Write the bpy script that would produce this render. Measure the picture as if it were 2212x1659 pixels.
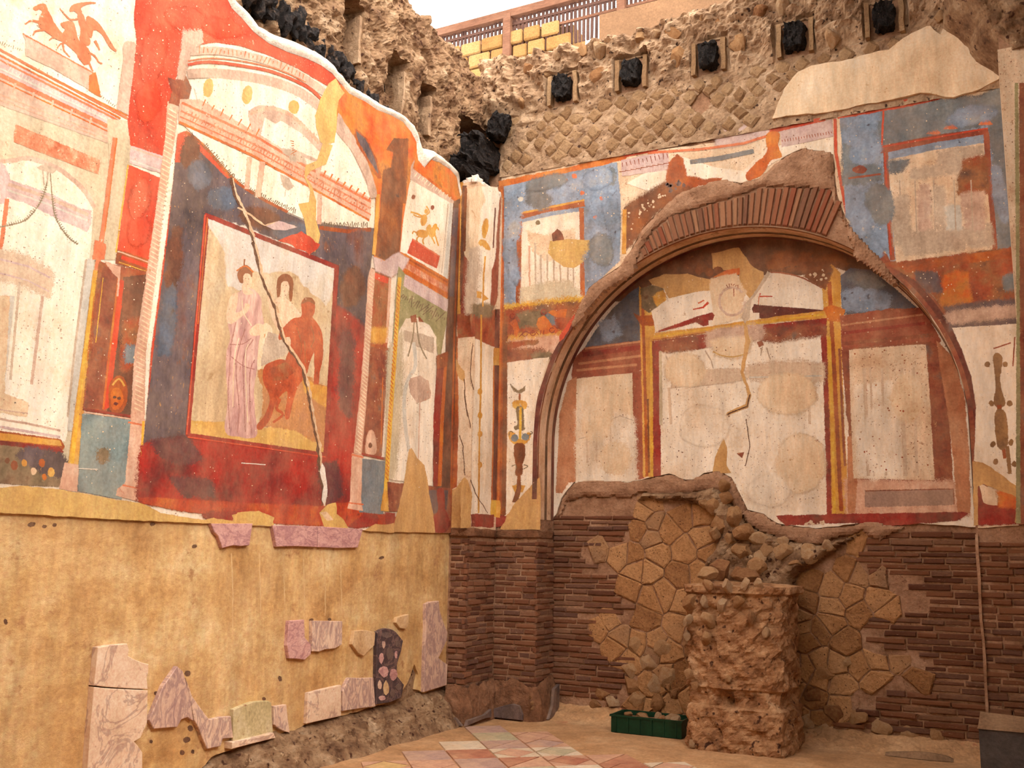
import bpy, bmesh, math, random
from mathutils import Vector, Matrix, noise
random.seed(7)
for o in list(bpy.data.objects): bpy.data.objects.remove(o)
sc = bpy.context.scene
col = sc.collection
R_ = math.radians

# ------------------------------------------------------------------ camera
W, H, F = 2212.0, 1659.0, 2116.3
YAW, PITCH, ROLL = R_(-27.518), R_(9.836), R_(1.051)
EYE = Vector((0, 0, 1.6))
FW = Vector((math.sin(YAW)*math.cos(PITCH), math.cos(YAW)*math.cos(PITCH), math.sin(PITCH)))
_r = Vector((math.cos(YAW), -math.sin(YAW), 0)); _u = _r.cross(FW)
RT = _r*math.cos(ROLL) + _u*math.sin(ROLL)
UP = _u*math.cos(ROLL) - _r*math.sin(ROLL)
cd = bpy.data.cameras.new('camera'); cam = bpy.data.objects.new('camera', cd); col.objects.link(cam)
cd.sensor_width = 36; cd.lens = F*36/W; cd.clip_start = .05; cd.clip_end = 200
m = Matrix((RT, UP, -FW)).transposed().to_4x4(); m.translation = EYE
cam.matrix_world = m
sc.camera = cam

# ------------------------------------------------------------------ light
wd = bpy.data.worlds.new('sky'); sc.world = wd; wd.use_nodes = True
bg = wd.node_tree.nodes['Background']
bg.inputs[0].default_value = (1.0, .945, .87, 1); bg.inputs[1].default_value = 3.7
sl = bpy.data.lights.new('soft_sun', 'SUN'); sl.energy = 3.9; sl.angle = R_(50); sl.color = (1, .945, .87)
so = bpy.data.objects.new('soft_sun', sl); col.objects.link(so)
so.rotation_euler = Vector((-.68, .34, -.62)).to_track_quat('-Z', 'Y').to_euler()
vs = sc.view_settings
vs.view_transform = 'Standard'; vs.look = 'None'; vs.gamma = 1; vs.use_curve_mapping = False
vs.exposure = 0.2
cy = sc.cycles
cy.max_bounces = 4; cy.diffuse_bounces = 3; cy.glossy_bounces = 2; cy.transparent_max_bounces = 10; cy.use_adaptive_sampling = True; cy.adaptive_threshold = .08; cy.adaptive_min_samples = 12; cy.caustics_reflective = False; cy.caustics_refractive = False

# ------------------------------------------------------------------ pixel -> wall helpers (walls stand at real places)
XL, YB, YN, YP, XS, XRP = -5.03, 8.97, 9.38, 8.40, -4.83, .05
CX, CZ, CR = -2.36, 2.725, 2.004        # centre and radius of the arch
def ray(x, y): return RT*(x-W/2) + UP*(H/2-y) + FW*F
def onp(x, y, ax, val):
    d = ray(x, y); return EYE + d*((val-EYE[ax])/d[ax])
PL = {'L': (0, XL, Vector((1, 0, 0))), 'B': (1, YB, Vector((0, -1, 0))), 'N': (1, YN-.02, Vector((0, -1, 0))),
      'F': (1, YP, Vector((0, -1, 0))), 'S': (0, XS, Vector((1, 0, 0))), 'W': (0, XL-.018, Vector((1, 0, 0))),
      'G': (2, 0, Vector((0, 0, 1))), 'R': (1, YP+.02, Vector((0, -1, 0))), 'NB': (1, YN, Vector((0, -1, 0)))}
CROPS = {0: (0, 0, 1), 1: (0, 0, 2.765), 2: (500, 0, 2.765), 3: (0, 560, 2.765), 4: (500, 560, 2.765), 5: (0, 1059, 2.765), 6: (500, 1059, 2.765),
         7: (900, 0, 2.765), 8: (1400, 0, 2.724), 9: (960, 500, 2.765), 10: (1500, 500, 2.369), 11: (950, 1059, 2.765), 12: (1450, 1059, 2.765),
         13: (380, 440, 2.963), 14: (0, 0, 5.184), 15: (1340, 380, 3.687), 16: (1050, 560, 6.32), 17: (1380, 560, 4.608),
         18: (1180, 980, 3.814), 19: (1440, 1120, 3.078), 20: (900, 380, 5.53), 21: (900, 680, 3.455), 22: (900, 1100, 4.608), 23: (900, 1370, 5.742)}
def P(s, c=0):
    ox, oy, k = CROPS[c]; out = []
    for t in s.split():
        a, b = t.split(','); out.append((ox+float(a)/k, oy+float(b)/k))
    return out
def onplane(pl, p): return onp(p[0], p[1], PL[pl][0], PL[pl][1])

# ------------------------------------------------------------------ object helpers
def link(name, me, parent=None, mat=None, **props):
    o = bpy.data.objects.new(name, me); col.objects.link(o)
    if mat and me is not None:
        if len(me.materials): me.materials.clear()
        me.materials.append(mat)
    if parent: o.parent = parent
    for k, v in props.items(): o[k] = v
    return o
def from_bm(name, bm, mat, parent=None, smooth=False, **props):
    me = bpy.data.meshes.new(name); bm.normal_update(); bm.to_mesh(me); bm.free()
    if smooth:
        for p in me.polygons: p.use_smooth = True
    return link(name, me, parent, mat, **props)
def empty(name, loc, **props):
    o = bpy.data.objects.new(name, None); col.objects.link(o); o.location = loc; o.empty_display_size = .1
    for k, v in props.items(): o[k] = v
    return o
def bm_box(bm, a, b):
    v = [bm.verts.new((x, y, z)) for x in (a[0], b[0]) for y in (a[1], b[1]) for z in (a[2], b[2])]
    for f in ((0, 1, 3, 2), (4, 6, 7, 5), (0, 4, 5, 1), (2, 3, 7, 6), (0, 2, 6, 4), (1, 5, 7, 3)): bm.faces.new([v[i] for i in f])
    return v
def fbm(p, o=4): return noise.fractal(p, 1.0, 2.0, o)

# ------------------------------------------------------------------ materials
def lin(c):
    r = []
    for v in c:
        v /= 255.; r.append(v/12.92 if v <= .04045 else ((v+.055)/1.055)**2.4)
    return (*r, 1)
MC = {}
def paint(key, cols, scale=3.0, fine=45.0, wear=None, wamt=.12, wscale=16, rough=.8, bump=.15, stretch=(1, 1, 1), rand=0.0, lo=.3, hi=.7, bscale=None, spots=None, samt=.3, sscale=60, age=None, vein=None, vscale=6, vw=.03, rim=False):
    """noise between the colours of `cols`, flakes of `wear` colour, small dark spots, bump"""
    if key in MC: return MC[key]
    A_ = dict(scale=scale, fine=fine, wear=wear, wamt=wamt, wscale=wscale, rough=rough, bump=bump, stretch=stretch, rand=rand, lo=lo, hi=hi, bscale=bscale, spots=spots, samt=samt, sscale=sscale, age=age, vein=vein, vscale=vscale, vw=vw)
    if not rim and rough == .8 and age is None: paint(key+'_rim', cols, rim=True, **A_)
    mt = bpy.data.materials.new(key); mt.use_nodes = True; MC[key] = mt
    nt = mt.node_tree; N = nt.nodes; K = nt.links.new
    bs = N['Principled BSDF']; bs.inputs['Roughness'].default_value = rough
    bs.inputs['Specular IOR Level'].default_value = .25
    tc = N.new('ShaderNodeTexCoord'); mp = N.new('ShaderNodeMapping'); mp.inputs['Scale'].default_value = stretch
    K(tc.outputs['Object'], mp.inputs[0])
    vec = mp.outputs[0]
    if rand:
        oi = N.new('ShaderNodeObjectInfo'); ad = N.new('ShaderNodeVectorMath'); ad.operation = 'ADD'
        sca = N.new('ShaderNodeMath'); sca.operation = 'MULTIPLY'; sca.inputs[1].default_value = 37
        K(oi.outputs['Random'], sca.inputs[0]); K(vec, ad.inputs[0]); K(sca.outputs[0], ad.inputs[1]); vec = ad.outputs[0]
    n1 = N.new('ShaderNodeTexNoise'); n1.inputs['Scale'].default_value = scale; n1.inputs['Detail'].default_value = 4; n1.inputs['Roughness'].default_value = .66
    K(vec, n1.inputs['Vector'])
    fac = n1.outputs['Fac']
    if rand:
        mx = N.new('ShaderNodeMix'); mx.data_type = 'FLOAT'; mx.inputs[0].default_value = rand
        K(fac, mx.inputs[2]); K(oi.outputs['Random'], mx.inputs[3]); fac = mx.outputs[0]
        lo, hi = lo*.7, min(.95, hi*1.15)
    rp = N.new('ShaderNodeValToRGB'); e = rp.color_ramp.elements
    while len(e) < len(cols): e.new(.5)
    for i, c in enumerate(cols):
        e[i].position = lo + (hi-lo)*(i/(max(1, len(cols)-1))); e[i].color = lin(c)
    K(fac, rp.inputs[0]); out = rp.outputs[0]
    n2 = N.new('ShaderNodeTexNoise'); n2.inputs['Scale'].default_value = fine; n2.inputs['Detail'].default_value = 4; n2.inputs['Roughness'].default_value = .7
    K(vec, n2.inputs['Vector'])
    ov = N.new('ShaderNodeMix'); ov.data_type = 'RGBA'; ov.blend_type = 'OVERLAY'; ov.inputs[0].default_value = .55
    K(out, ov.inputs[6]); K(n2.outputs['Fac'], ov.inputs[7]); out = ov.outputs[2]
    def over(out, colour, amt, s, det, st):
        n3 = N.new('ShaderNodeTexNoise'); n3.inputs['Scale'].default_value = s; n3.inputs['Detail'].default_value = det; n3.inputs['Roughness'].default_value = .72
        ad2 = N.new('ShaderNodeVectorMath'); ad2.operation = 'ADD'; ad2.inputs[1].default_value = (st, 3.1, 1.7)
        K(vec, ad2.inputs[0]); K(ad2.outputs[0], n3.inputs['Vector'])
        r2 = N.new('ShaderNodeMapRange'); r2.inputs[1].default_value = .68-.3*amt; r2.inputs[2].default_value = .76-.3*amt
        K(n3.outputs['Fac'], r2.inputs[0])
        mm = N.new('ShaderNodeMix'); mm.data_type = 'RGBA'; K(r2.outputs[0], mm.inputs[0]); K(out, mm.inputs[6]); mm.inputs[7].default_value = lin(colour)
        return mm.outputs[2]
    if vein:
        n5 = N.new('ShaderNodeTexNoise'); n5.inputs['Scale'].default_value = vscale; n5.inputs['Detail'].default_value = 4; n5.inputs['Roughness'].default_value = .6; n5.inputs['Distortion'].default_value = 1.2
        K(vec, n5.inputs['Vector'])
        sb = N.new('ShaderNodeMath'); sb.operation = 'SUBTRACT'; sb.inputs[1].default_value = .5; K(n5.outputs['Fac'], sb.inputs[0])
        ab = N.new('ShaderNodeMath'); ab.operation = 'ABSOLUTE'; K(sb.outputs[0], ab.inputs[0])
        rv = N.new('ShaderNodeMapRange'); rv.inputs[1].default_value = vw*.2; rv.inputs[2].default_value = vw; rv.inputs[3].default_value = .5; rv.inputs[4].default_value = 0; K(ab.outputs[0], rv.inputs[0])
        mv = N.new('ShaderNodeMix'); mv.data_type = 'RGBA'; K(rv.outputs[0], mv.inputs[0]); K(out, mv.inputs[6]); mv.inputs[7].default_value = lin(vein); out = mv.outputs[2]
    if wear: out = over(out, wear, wamt, wscale, 4, 5.3)
    if spots: out = over(out, spots, samt, sscale, 1.5, 9.7)
    tile = age is not None
    if age is None: age = .2 if rough == .8 else 0
    if age:      # dusty fading shared by all the paint on a wall
        na = N.new('ShaderNodeTexNoise'); na.inputs['Scale'].default_value = 2.1; na.inputs['Detail'].default_value = 5; na.inputs['Roughness'].default_value = .75
        K(tc.outputs['Object'], na.inputs['Vector'])
        ra = N.new('ShaderNodeMapRange'); ra.inputs[1].default_value = .38; ra.inputs[2].default_value = .72; ra.inputs[3].default_value = .06; ra.inputs[4].default_value = age*1.6
        K(na.outputs['Fac'], ra.inputs[0])
        ma = N.new('ShaderNodeMix'); ma.data_type = 'RGBA'; K(ra.outputs[0], ma.inputs[0]); K(out, ma.inputs[6]); ma.inputs[7].default_value = lin((204, 164, 126)); out = ma.outputs[2]
        ng = N.new('ShaderNodeTexNoise'); ng.inputs['Scale'].default_value = 9; ng.inputs['Detail'].default_value = 4; ng.inputs['Roughness'].default_value = .7
        mpg = N.new('ShaderNodeMapping'); mpg.inputs['Scale'].default_value = (1, 1, .22); K(tc.outputs['Object'], mpg.inputs[0]); K(mpg.outputs[0], ng.inputs['Vector'])
        rg_ = N.new('ShaderNodeMapRange'); rg_.inputs[1].default_value = .3; rg_.inputs[2].default_value = .7; rg_.inputs[3].default_value = .74; rg_.inputs[4].default_value = 1.1; K(ng.outputs['Fac'], rg_.inputs[0])
        mu = N.new('ShaderNodeMix'); mu.data_type = 'RGBA'; mu.blend_type = 'MULTIPLY'; mu.inputs[0].default_value = 1; K(out, mu.inputs[6]); K(rg_.outputs[0], mu.inputs[7]); out = mu.outputs[2]
        if rim:
            at = N.new('ShaderNodeAttribute'); at.attribute_name = 'fade'
            nf = N.new('ShaderNodeTexNoise'); nf.inputs['Scale'].default_value = 210; nf.inputs['Detail'].default_value = 1; K(tc.outputs['Object'], nf.inputs['Vector'])
            ms = N.new('ShaderNodeMath'); ms.operation = 'MULTIPLY_ADD'; ms.inputs[1].default_value = 1.7; ms.inputs[2].default_value = -.85; K(nf.outputs['Fac'], ms.inputs[0])
            m2 = N.new('ShaderNodeMath'); m2.operation = 'MULTIPLY_ADD'; m2.inputs[1].default_value = 1.2; m2.inputs[2].default_value = -.6; K(n2.outputs['Fac'], m2.inputs[0])
            mg = N.new('ShaderNodeMath'); mg.operation = 'ADD'; K(at.outputs['Fac'], mg.inputs[0]); K(ms.outputs[0], mg.inputs[1])
            mh = N.new('ShaderNodeMath'); mh.operation = 'ADD'; K(mg.outputs[0], mh.inputs[0]); K(m2.outputs[0], mh.inputs[1])
            rf = N.new('ShaderNodeMath'); rf.operation = 'LESS_THAN'; rf.inputs[1].default_value = .45; K(mh.outputs[0], rf.inputs[0])
            gt = N.new('ShaderNodeMath'); gt.operation = 'GREATER_THAN'; gt.inputs[1].default_value = .001; K(at.outputs['Fac'], gt.inputs[0])
            mxa = N.new('ShaderNodeMix'); mxa.data_type = 'FLOAT'; K(gt.outputs[0], mxa.inputs[0]); mxa.inputs[2].default_value = 1; K(rf.outputs[0], mxa.inputs[3]); K(mxa.outputs[0], bs.inputs['Alpha'])
    K(out, bs.inputs['Base Color'])
    if bump:
        bp = N.new('ShaderNodeBump'); bp.inputs['Strength'].default_value = bump; bp.inputs['Distance'].default_value = .02
        if bscale:
            n4 = N.new('ShaderNodeTexNoise'); n4.inputs['Scale'].default_value = bscale; n4.inputs['Detail'].default_value = 5; n4.inputs['Roughness'].default_value = .7
            K(vec, n4.inputs['Vector']); K(n4.outputs['Fac'], bp.inputs['Height'])
        else: K(n2.outputs['Fac'], bp.inputs['Height'])
        K(bp.outputs[0], bs.inputs['Normal'])
    return mt
CRM = (238, 216, 190)
def mats():
    p = paint
    p('cream', [(226, 200, 170), (243, 224, 200), (247, 232, 212)], 2.2, wear=(196, 160, 128), wamt=.1, spots=(120, 70, 50), samt=.05)
    p('cream_dirty', [(205, 165, 130), (228, 198, 165), (238, 212, 184)], 3, wear=(170, 125, 95), wamt=.2, spots=(110, 60, 40), samt=.12)
    p('cream_warm', [(216, 180, 142), (232, 202, 166), (240, 216, 186)], 2.5, wear=(190, 140, 90), wamt=.15)
    p('lime_edge', [(225, 205, 185), (245, 235, 222)], 6, wear=(190, 165, 140), wamt=.2, bump=.6)
    p('red', [(176, 38, 18), (198, 58, 30), (208, 84, 52)], 2.0, wear=(214, 140, 110), wamt=.1, spots=(235, 200, 170), samt=.02)
    p('red_hot', [(188, 34, 10), (208, 50, 16), (214, 66, 28)], 3, wear=(220, 130, 80), wamt=.05)
    p('red_dark', [(92, 16, 14), (140, 22, 20), (160, 40, 30)], 4, wear=(190, 120, 90), wamt=.12)
    p('crimson', [(96, 22, 28), (152, 12, 12), (176, 16, 10)], 2.2, wear=(88, 48, 52), wamt=.22, wscale=3)
    p('crimson_orange', [(140, 24, 14), (178, 50, 16), (196, 96, 26)], 5, wear=(120, 30, 25), wamt=.2)
    p('nightshade', [(48, 40, 50), (72, 60, 68), (100, 84, 88), (112, 60, 46)], 2.2, wear=(128, 78, 58), wamt=.16, wscale=5, stretch=(1, 1, .55), spots=(170, 120, 70), samt=.04)
    p('orange', [(176, 70, 16), (200, 96, 24), (212, 128, 44)], 4, wear=(226, 176, 120), wamt=.1)
    p('orange_dark', [(120, 50, 20), (164, 70, 20), (190, 100, 26)], 4, wear=(205, 130, 60), wamt=.12)
    p('brown', [(88, 46, 26), (124, 62, 28), (160, 86, 32)], 4, wear=(70, 46, 44), wamt=.2, wscale=7)
    p('umber', [(70, 40, 32), (96, 52, 36), (124, 66, 40)], 5, wear=(150, 90, 50), wamt=.1)
    p('maroon', [(62, 18, 18), (92, 26, 24), (120, 44, 36)], 6, wear=(180, 130, 110), wamt=.08)
    p('maroon_mix', [(92, 40, 34), (130, 52, 34), (150, 80, 50), (108, 84, 76)], 5, wear=(196, 140, 90), wamt=.16)
    p('rust_mix', [(120, 38, 22), (160, 62, 26), (150, 90, 50), (90, 56, 48)], 4, wear=(186, 110, 50), wamt=.18)
    p('ochre', [(190, 120, 36), (212, 150, 56), (222, 176, 92)], 4, wear=(228, 196, 140), wamt=.12)
    p('yellow', [(204, 140, 20), (220, 166, 44), (226, 186, 80)], 6, wear=(190, 110, 30), wamt=.12)
    p('pinkstone', [(196, 140, 112), (216, 166, 138), (226, 186, 160)], 5, wear=(190, 96, 66), wamt=.16)
    p('pinkgrey', [(178, 142, 122), (204, 168, 146), (214, 186, 166)], 4, wear=(206, 120, 88), wamt=.1)
    p('lilac', [(180, 148, 146), (202, 172, 166), (216, 192, 182)], 4, wear=(214, 150, 128), wamt=.14)
    p('greybeige', [(184, 164, 132), (202, 182, 150), (212, 196, 168)], 2.5, wear=(176, 150, 120), wamt=.14)
    p('greywhite', [(190, 182, 168), (214, 206, 192)], 4, wear=(226, 214, 196), wamt=.16)
    p('orange_line', [(206, 96, 56), (222, 124, 84)], 8, wear=(236, 190, 160), wamt=.15)
    p('orange_glow', [(196, 66, 10), (214, 96, 24), (200, 120, 40), (120, 60, 40)], 3.5, wear=(226, 150, 60), wamt=.08)
    p('fleck_red', [(186, 88, 54), (206, 120, 84), (222, 170, 134)], 16, wear=(236, 204, 168), wamt=.26, wscale=42)
    p('blue', [(104, 116, 128), (120, 138, 158), (140, 158, 180), (160, 162, 162)], 3.2, wear=(186, 178, 172), wamt=.14, wscale=9, spots=(70, 76, 92), samt=.1, sscale=14)
    p('bluegrey', [(84, 92, 98), (106, 116, 122), (132, 136, 134)], 3.4, wear=(150, 120, 96), wamt=.14, wscale=7)
    p('bluedark', [(52, 58, 66), (74, 84, 98), (92, 104, 122)], 3.6, wear=(78, 66, 60), wamt=.2, wscale=6)
    p('teal', [(92, 110, 112), (122, 140, 138), (142, 152, 142)], 4, wear=(166, 156, 130), wamt=.14, wscale=11)
    p('green', [(122, 118, 76), (150, 142, 96), (172, 160, 116)], 6, wear=(196, 176, 140), wamt=.2, wscale=30)
    p('olive', [(84, 74, 56), (108, 92, 66), (130, 108, 80), (100, 66, 46)], 6, wear=(176, 140, 100), wamt=.16, wscale=26)
    p('patch', [(196, 148, 74), (212, 168, 92), (220, 180, 108)], 3, wear=(190, 140, 70), wamt=.1, bump=.2)
    p('patch_tan', [(190, 138, 78), (204, 154, 92), (212, 166, 106)], 3, wear=(184, 130, 70), wamt=.1, bump=.2)
    p('skin_pale', [(220, 180, 146), (234, 202, 170)], 14, wear=(205, 150, 120), wamt=.14, wscale=40)
    p('skin_red', [(150, 52, 22), (176, 68, 30), (196, 92, 46)], 10, wear=(140, 46, 24), wamt=.16, wscale=30)
    p('robe', [(176, 124, 122), (204, 156, 146), (222, 186, 168)], 12, wear=(168, 100, 84), wamt=.2, wscale=34, stretch=(1, 1, .35))
    p('robe_dark', [(150, 92, 90), (176, 118, 108)], 16)
    p('scene_bg', [(186, 150, 108), (206, 176, 136), (214, 194, 164)], 1.6, wear=(170, 134, 92), wamt=.2, wscale=5)
    p('scene_sky', [(206, 190, 172), (216, 204, 192), (206, 184, 150)], 1.8, wear=(196, 166, 120), wamt=.14, wscale=4)
    p('scene_ground', [(198, 144, 62), (212, 166, 88), (206, 156, 96)], 3, wear=(180, 120, 60), wamt=.16)
    p('scene_rock', [(170, 104, 52), (192, 128, 74), (180, 120, 84)], 5, wear=(196, 120, 40), wamt=.22, wscale=14)
    p('haze', [(176, 150, 128), (206, 184, 160)], 4)
    p('plaster_pale', [(206, 162, 106), (222, 186, 134)], 6)
    p('plaster_dim', [(160, 112, 66), (184, 138, 88)], 6)
    p('ghost', [(206, 176, 148), (218, 190, 162)], 5)
    p('plum', [(70, 34, 42), (98, 38, 44), (84, 54, 58)], 4)
    p('bronze', [(110, 76, 48), (142, 102, 62), (168, 124, 74)], 8)
    p('pier_mortar', [(112, 76, 50), (146, 102, 68), (172, 128, 90), (192, 154, 118)], 5, fine=30, wear=(196, 162, 128), wamt=.14, wscale=9, bump=1.0, bscale=24, rough=.95, spots=(70, 40, 26), samt=.14, sscale=18)
    p('hair', [(120, 62, 34), (150, 84, 48)], 20)
    p('ink', [(96, 60, 44), (130, 88, 66)], 20)
    p('garland', [(120, 108, 84), (160, 140, 112)], 20)
    p('crack_dark', [(66, 38, 26), (104, 62, 40)], 20, bump=.6)
    p('crack_light', [(206, 160, 116), (232, 200, 166)], 20, bump=.5)
    # masonry and ground
    p('plaster_lower', [(174, 124, 70), (200, 154, 96), (214, 174, 118), (226, 194, 144)], 2.6, fine=34, wear=(176, 126, 80), wamt=.22, wscale=5, bump=.5, bscale=18, stretch=(1, .8, 1), rough=.81, age=.16)
    p('rubble', [(92, 64, 44), (124, 92, 66), (150, 118, 88), (170, 142, 114)], 5, fine=30, wear=(206, 176, 140), wamt=.14, wscale=10, bump=1.0, bscale=24, rough=.95, spots=(70, 40, 26), samt=.2, sscale=18)
    p('rubble_grey', [(134, 104, 80), (168, 136, 106), (190, 160, 130)], 5, fine=30, wear=(206, 178, 150), wamt=.14, wscale=10, bump=.9, bscale=26, rough=.95, spots=(66, 44, 34), samt=.18, sscale=20)
    p('mortar', [(128, 92, 68), (158, 118, 90), (178, 140, 112)], 5, fine=36, wear=(120, 80, 58), wamt=.2, bump=.7, rough=.95)
    p('mortar_dark', [(96, 62, 42), (124, 84, 58), (146, 104, 76)], 6, fine=36, bump=.8, rough=.95)
    p('stone_tuff', [(138, 94, 58), (168, 120, 76), (182, 136, 92), (148, 112, 82)], 5, fine=40, wear=(120, 78, 46), wamt=.12, spots=(74, 44, 28), samt=.14, sscale=55, bump=.7, bscale=40, rand=.55, rough=.9)
    p('stone_ret', [(128, 94, 64), (154, 120, 86), (172, 140, 106)], 6, fine=40, wear=(140, 100, 64), wamt=.16, spots=(90, 58, 38), samt=.1, bump=.9, bscale=34, rand=.4, rough=.95)
    p('stone_lump', [(140, 92, 60), (176, 126, 82), (196, 152, 108), (208, 176, 142)], 7, fine=40, spots=(84, 52, 36), samt=.14, bump=.9, bscale=30, rand=.45, rough=.95)
    p('brick', [(108, 66, 48), (138, 86, 60), (154, 102, 72), (118, 80, 66), (170, 122, 88)], 8, fine=50, wear=(190, 156, 130), wamt=.14, wscale=4, bump=.7, bscale=50, rand=.7, rough=.92, lo=.2, hi=.8)
    p('brick_arch', [(132, 88, 66), (166, 112, 80), (150, 82, 56), (182, 136, 100)], 8, fine=50, wear=(196, 150, 112), wamt=.12, bump=.6, bscale=50, rand=.7, rough=.92, lo=.2, hi=.8)
    p('tuff_yellow', [(136, 98, 54), (158, 120, 72), (170, 136, 90)], 5, fine=40, bump=.6, rand=.4, rough=.95)
    p('char', [(14, 12, 12), (34, 28, 27), (70, 58, 52)], 14, fine=60, wear=(96, 76, 62), wamt=.28, wscale=12, bump=1.2, bscale=30, rough=.85)
    p('shade_black', [(8, 6, 5), (22, 14, 10)], 8, rough=1)  # near-black that stands for the shade deep inside the beam sockets
    p('floor_mortar', [(150, 108, 70), (176, 130, 88), (192, 152, 112)], 2.5, fine=40, wear=(170, 104, 70), wamt=.2, wscale=3.5, bump=.25)
    p('marble_pink', [(176, 124, 118), (202, 154, 144), (218, 180, 166)], 10, fine=60, vein=(140, 88, 98), vscale=7, vw=.06, bump=.12, rough=.5, stretch=(1, .8, 1.5), rand=.25)
    p('marble_white', [(206, 172, 142), (224, 190, 160), (232, 206, 180)], 5, fine=50, vein=(140, 100, 96), vscale=3.2, vw=.035, wear=(176, 136, 116), wamt=.1, wscale=9, bump=.12, rough=.5)
    p('marble_vein', [(190, 152, 136), (212, 176, 152), (226, 196, 170)], 7, fine=50, vein=(118, 84, 96), vscale=6, vw=.08, bump=.12, rough=.5, stretch=(1, 1.8, .8), rand=.25)
    p('marble_buff', [(180, 140, 98), (204, 166, 122), (214, 182, 144)], 6, fine=50, wear=(150, 106, 76), wamt=.16, bump=.15, rough=.55)
    p('marble_dark', [(56, 46, 50), (84, 66, 66), (70, 52, 52)], 8, fine=40, vein=(150, 116, 104), vscale=5, vw=.03, bump=.15, rough=.45)
    p('base_dark', [(62, 50, 54), (92, 74, 74), (110, 90, 86)], 6, fine=40, wear=(140, 100, 70), wamt=.16, bump=.4)
    for k, c in dict(t_red=[(154, 86, 68), (180, 110, 88)], t_yel=[(196, 158, 98), (212, 178, 122)], t_wht=[(206, 184, 156), (222, 206, 184)],
                     t_grn=[(164, 154, 122), (186, 176, 148)], t_lil=[(160, 126, 118), (186, 152, 142)], t_pnk=[(186, 132, 108), (206, 160, 136)], t_gry=[(134, 122, 122), (160, 146, 142)]).items():
        p(k, c, 9, fine=40, wear=(196, 150, 116), wamt=.2, wscale=9, bump=.08, rough=.5, rand=.2, age=.38)
    p('crate_green', [(10, 40, 24), (18, 56, 34)], 8, rough=.45, bump=.05)
    p('slate', [(66, 60, 58), (92, 84, 80)], 5, rough=.6, bump=.3)
    p('pale_stone', [(122, 92, 66), (150, 116, 86)], 5, rough=.85, bump=.4)
    p('timber', [(96, 62, 46), (118, 80, 60), (130, 94, 74)], 5, rough=.82, bump=.3, stretch=(.3, 1, 1))
    p('picket', [(70, 46, 40), (94, 66, 56)], 6, rough=.85, bump=.3, rand=.4)
    p('wall_far', [(116, 86, 62), (140, 106, 78)], 2, bump=.5, bscale=20, rough=.95)
mats()
# ------------------------------------------------------------------ structure
def slab(name, pts, nrm, th, mat, parent=None, jit=0, bev=0, **props):
    """solid sheet: polygon pts (3D, coplanar) is its front, thickness th goes behind"""
    bm = bmesh.new(); pts = [Vector(p) for p in pts]
    if bev:
        c = sum(pts, Vector())/len(pts)
        fr = []
        n = len(pts)
        for i in range(n):
            a, b, d = pts[i-1], pts[i], pts[(i+1) % n]
            t = ((b-a).normalized()+(d-b).normalized())
            if t.length < 1e-6: t = d-b
            s = nrm.cross(t.normalized())
            if s.dot(c-b) < 0 and len(pts) < 5: s = -s
            fr.append(b+s*bev*SGN(pts, nrm))
        f0 = [bm.verts.new(p) for p in fr]; f1 = [bm.verts.new(p-nrm*bev) for p in pts]
    else: f0 = [bm.verts.new(p) for p in pts]; f1 = None
    f2 = [bm.verts.new(p-nrm*th) for p in pts]; n = len(pts)
    bm.faces.new(f0)
    rings = [f0, f1, f2] if f1 else [f0, f2]
    for A, B in zip(rings, rings[1:]):
        for i in range(n): bm.faces.new((A[i], A[(i+1) % n], B[(i+1) % n], B[i]))
    bm.faces.new(f2[::-1])
    bmesh.ops.recalc_face_normals(bm, faces=bm.faces)
    bmesh.ops.triangulate(bm, faces=[f for f in bm.faces if len(f.verts) > 4])
    return from_bm(name, bm, mat, parent, **props)
def SGN(pts, nrm):
    a = Vector()
    for i in range(len(pts)): a += pts[i-1].cross(pts[i])
    return 1 if a.dot(nrm) > 0 else -1
def ragged(pts, step=.05, amp=.012, seed=0, close=True):
    out = []; n = len(pts)
    for i in range(n if close else n-1):
        a, b = Vector(pts[i]), Vector(pts[(i+1) % n]); k = max(1, int((b-a).length/step))
        for j in range(k):
            p = a.lerp(b, j/k)
            if amp: p = p + noise.noise_vector(p*9+Vector((seed, 0, 0)))*amp + noise.noise_vector(p*37)*amp*.5
            out.append(p)
    if not close: out.append(Vector(pts[-1]))
    return out
def flat(pts, pl):
    ax, v, n = PL[pl]
    for p in pts: p[ax] = v
    return pts
def rough(name, nu, nv, fn, mat, parent=None, smooth=True, **props):
    """fn(u,v) -> point; grid sheet with the relief already in it"""
    bm = bmesh.new()
    g = [[bm.verts.new(fn(i/nu, j/nv)) for j in range(nv+1)] for i in range(nu+1)]
    for i in range(nu):
        for j in range(nv): bm.faces.new((g[i][j], g[i+1][j], g[i+1][j+1], g[i][j+1]))
    return from_bm(name, bm, mat, parent, smooth, **props)
def lumpy(p, s=6., o=5):
    d, _ = noise.voronoi(p*s)
    return .55*min(1, (d[1]-d[0])*1.6) + .45*fbm(p*s*1.3, o)

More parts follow.
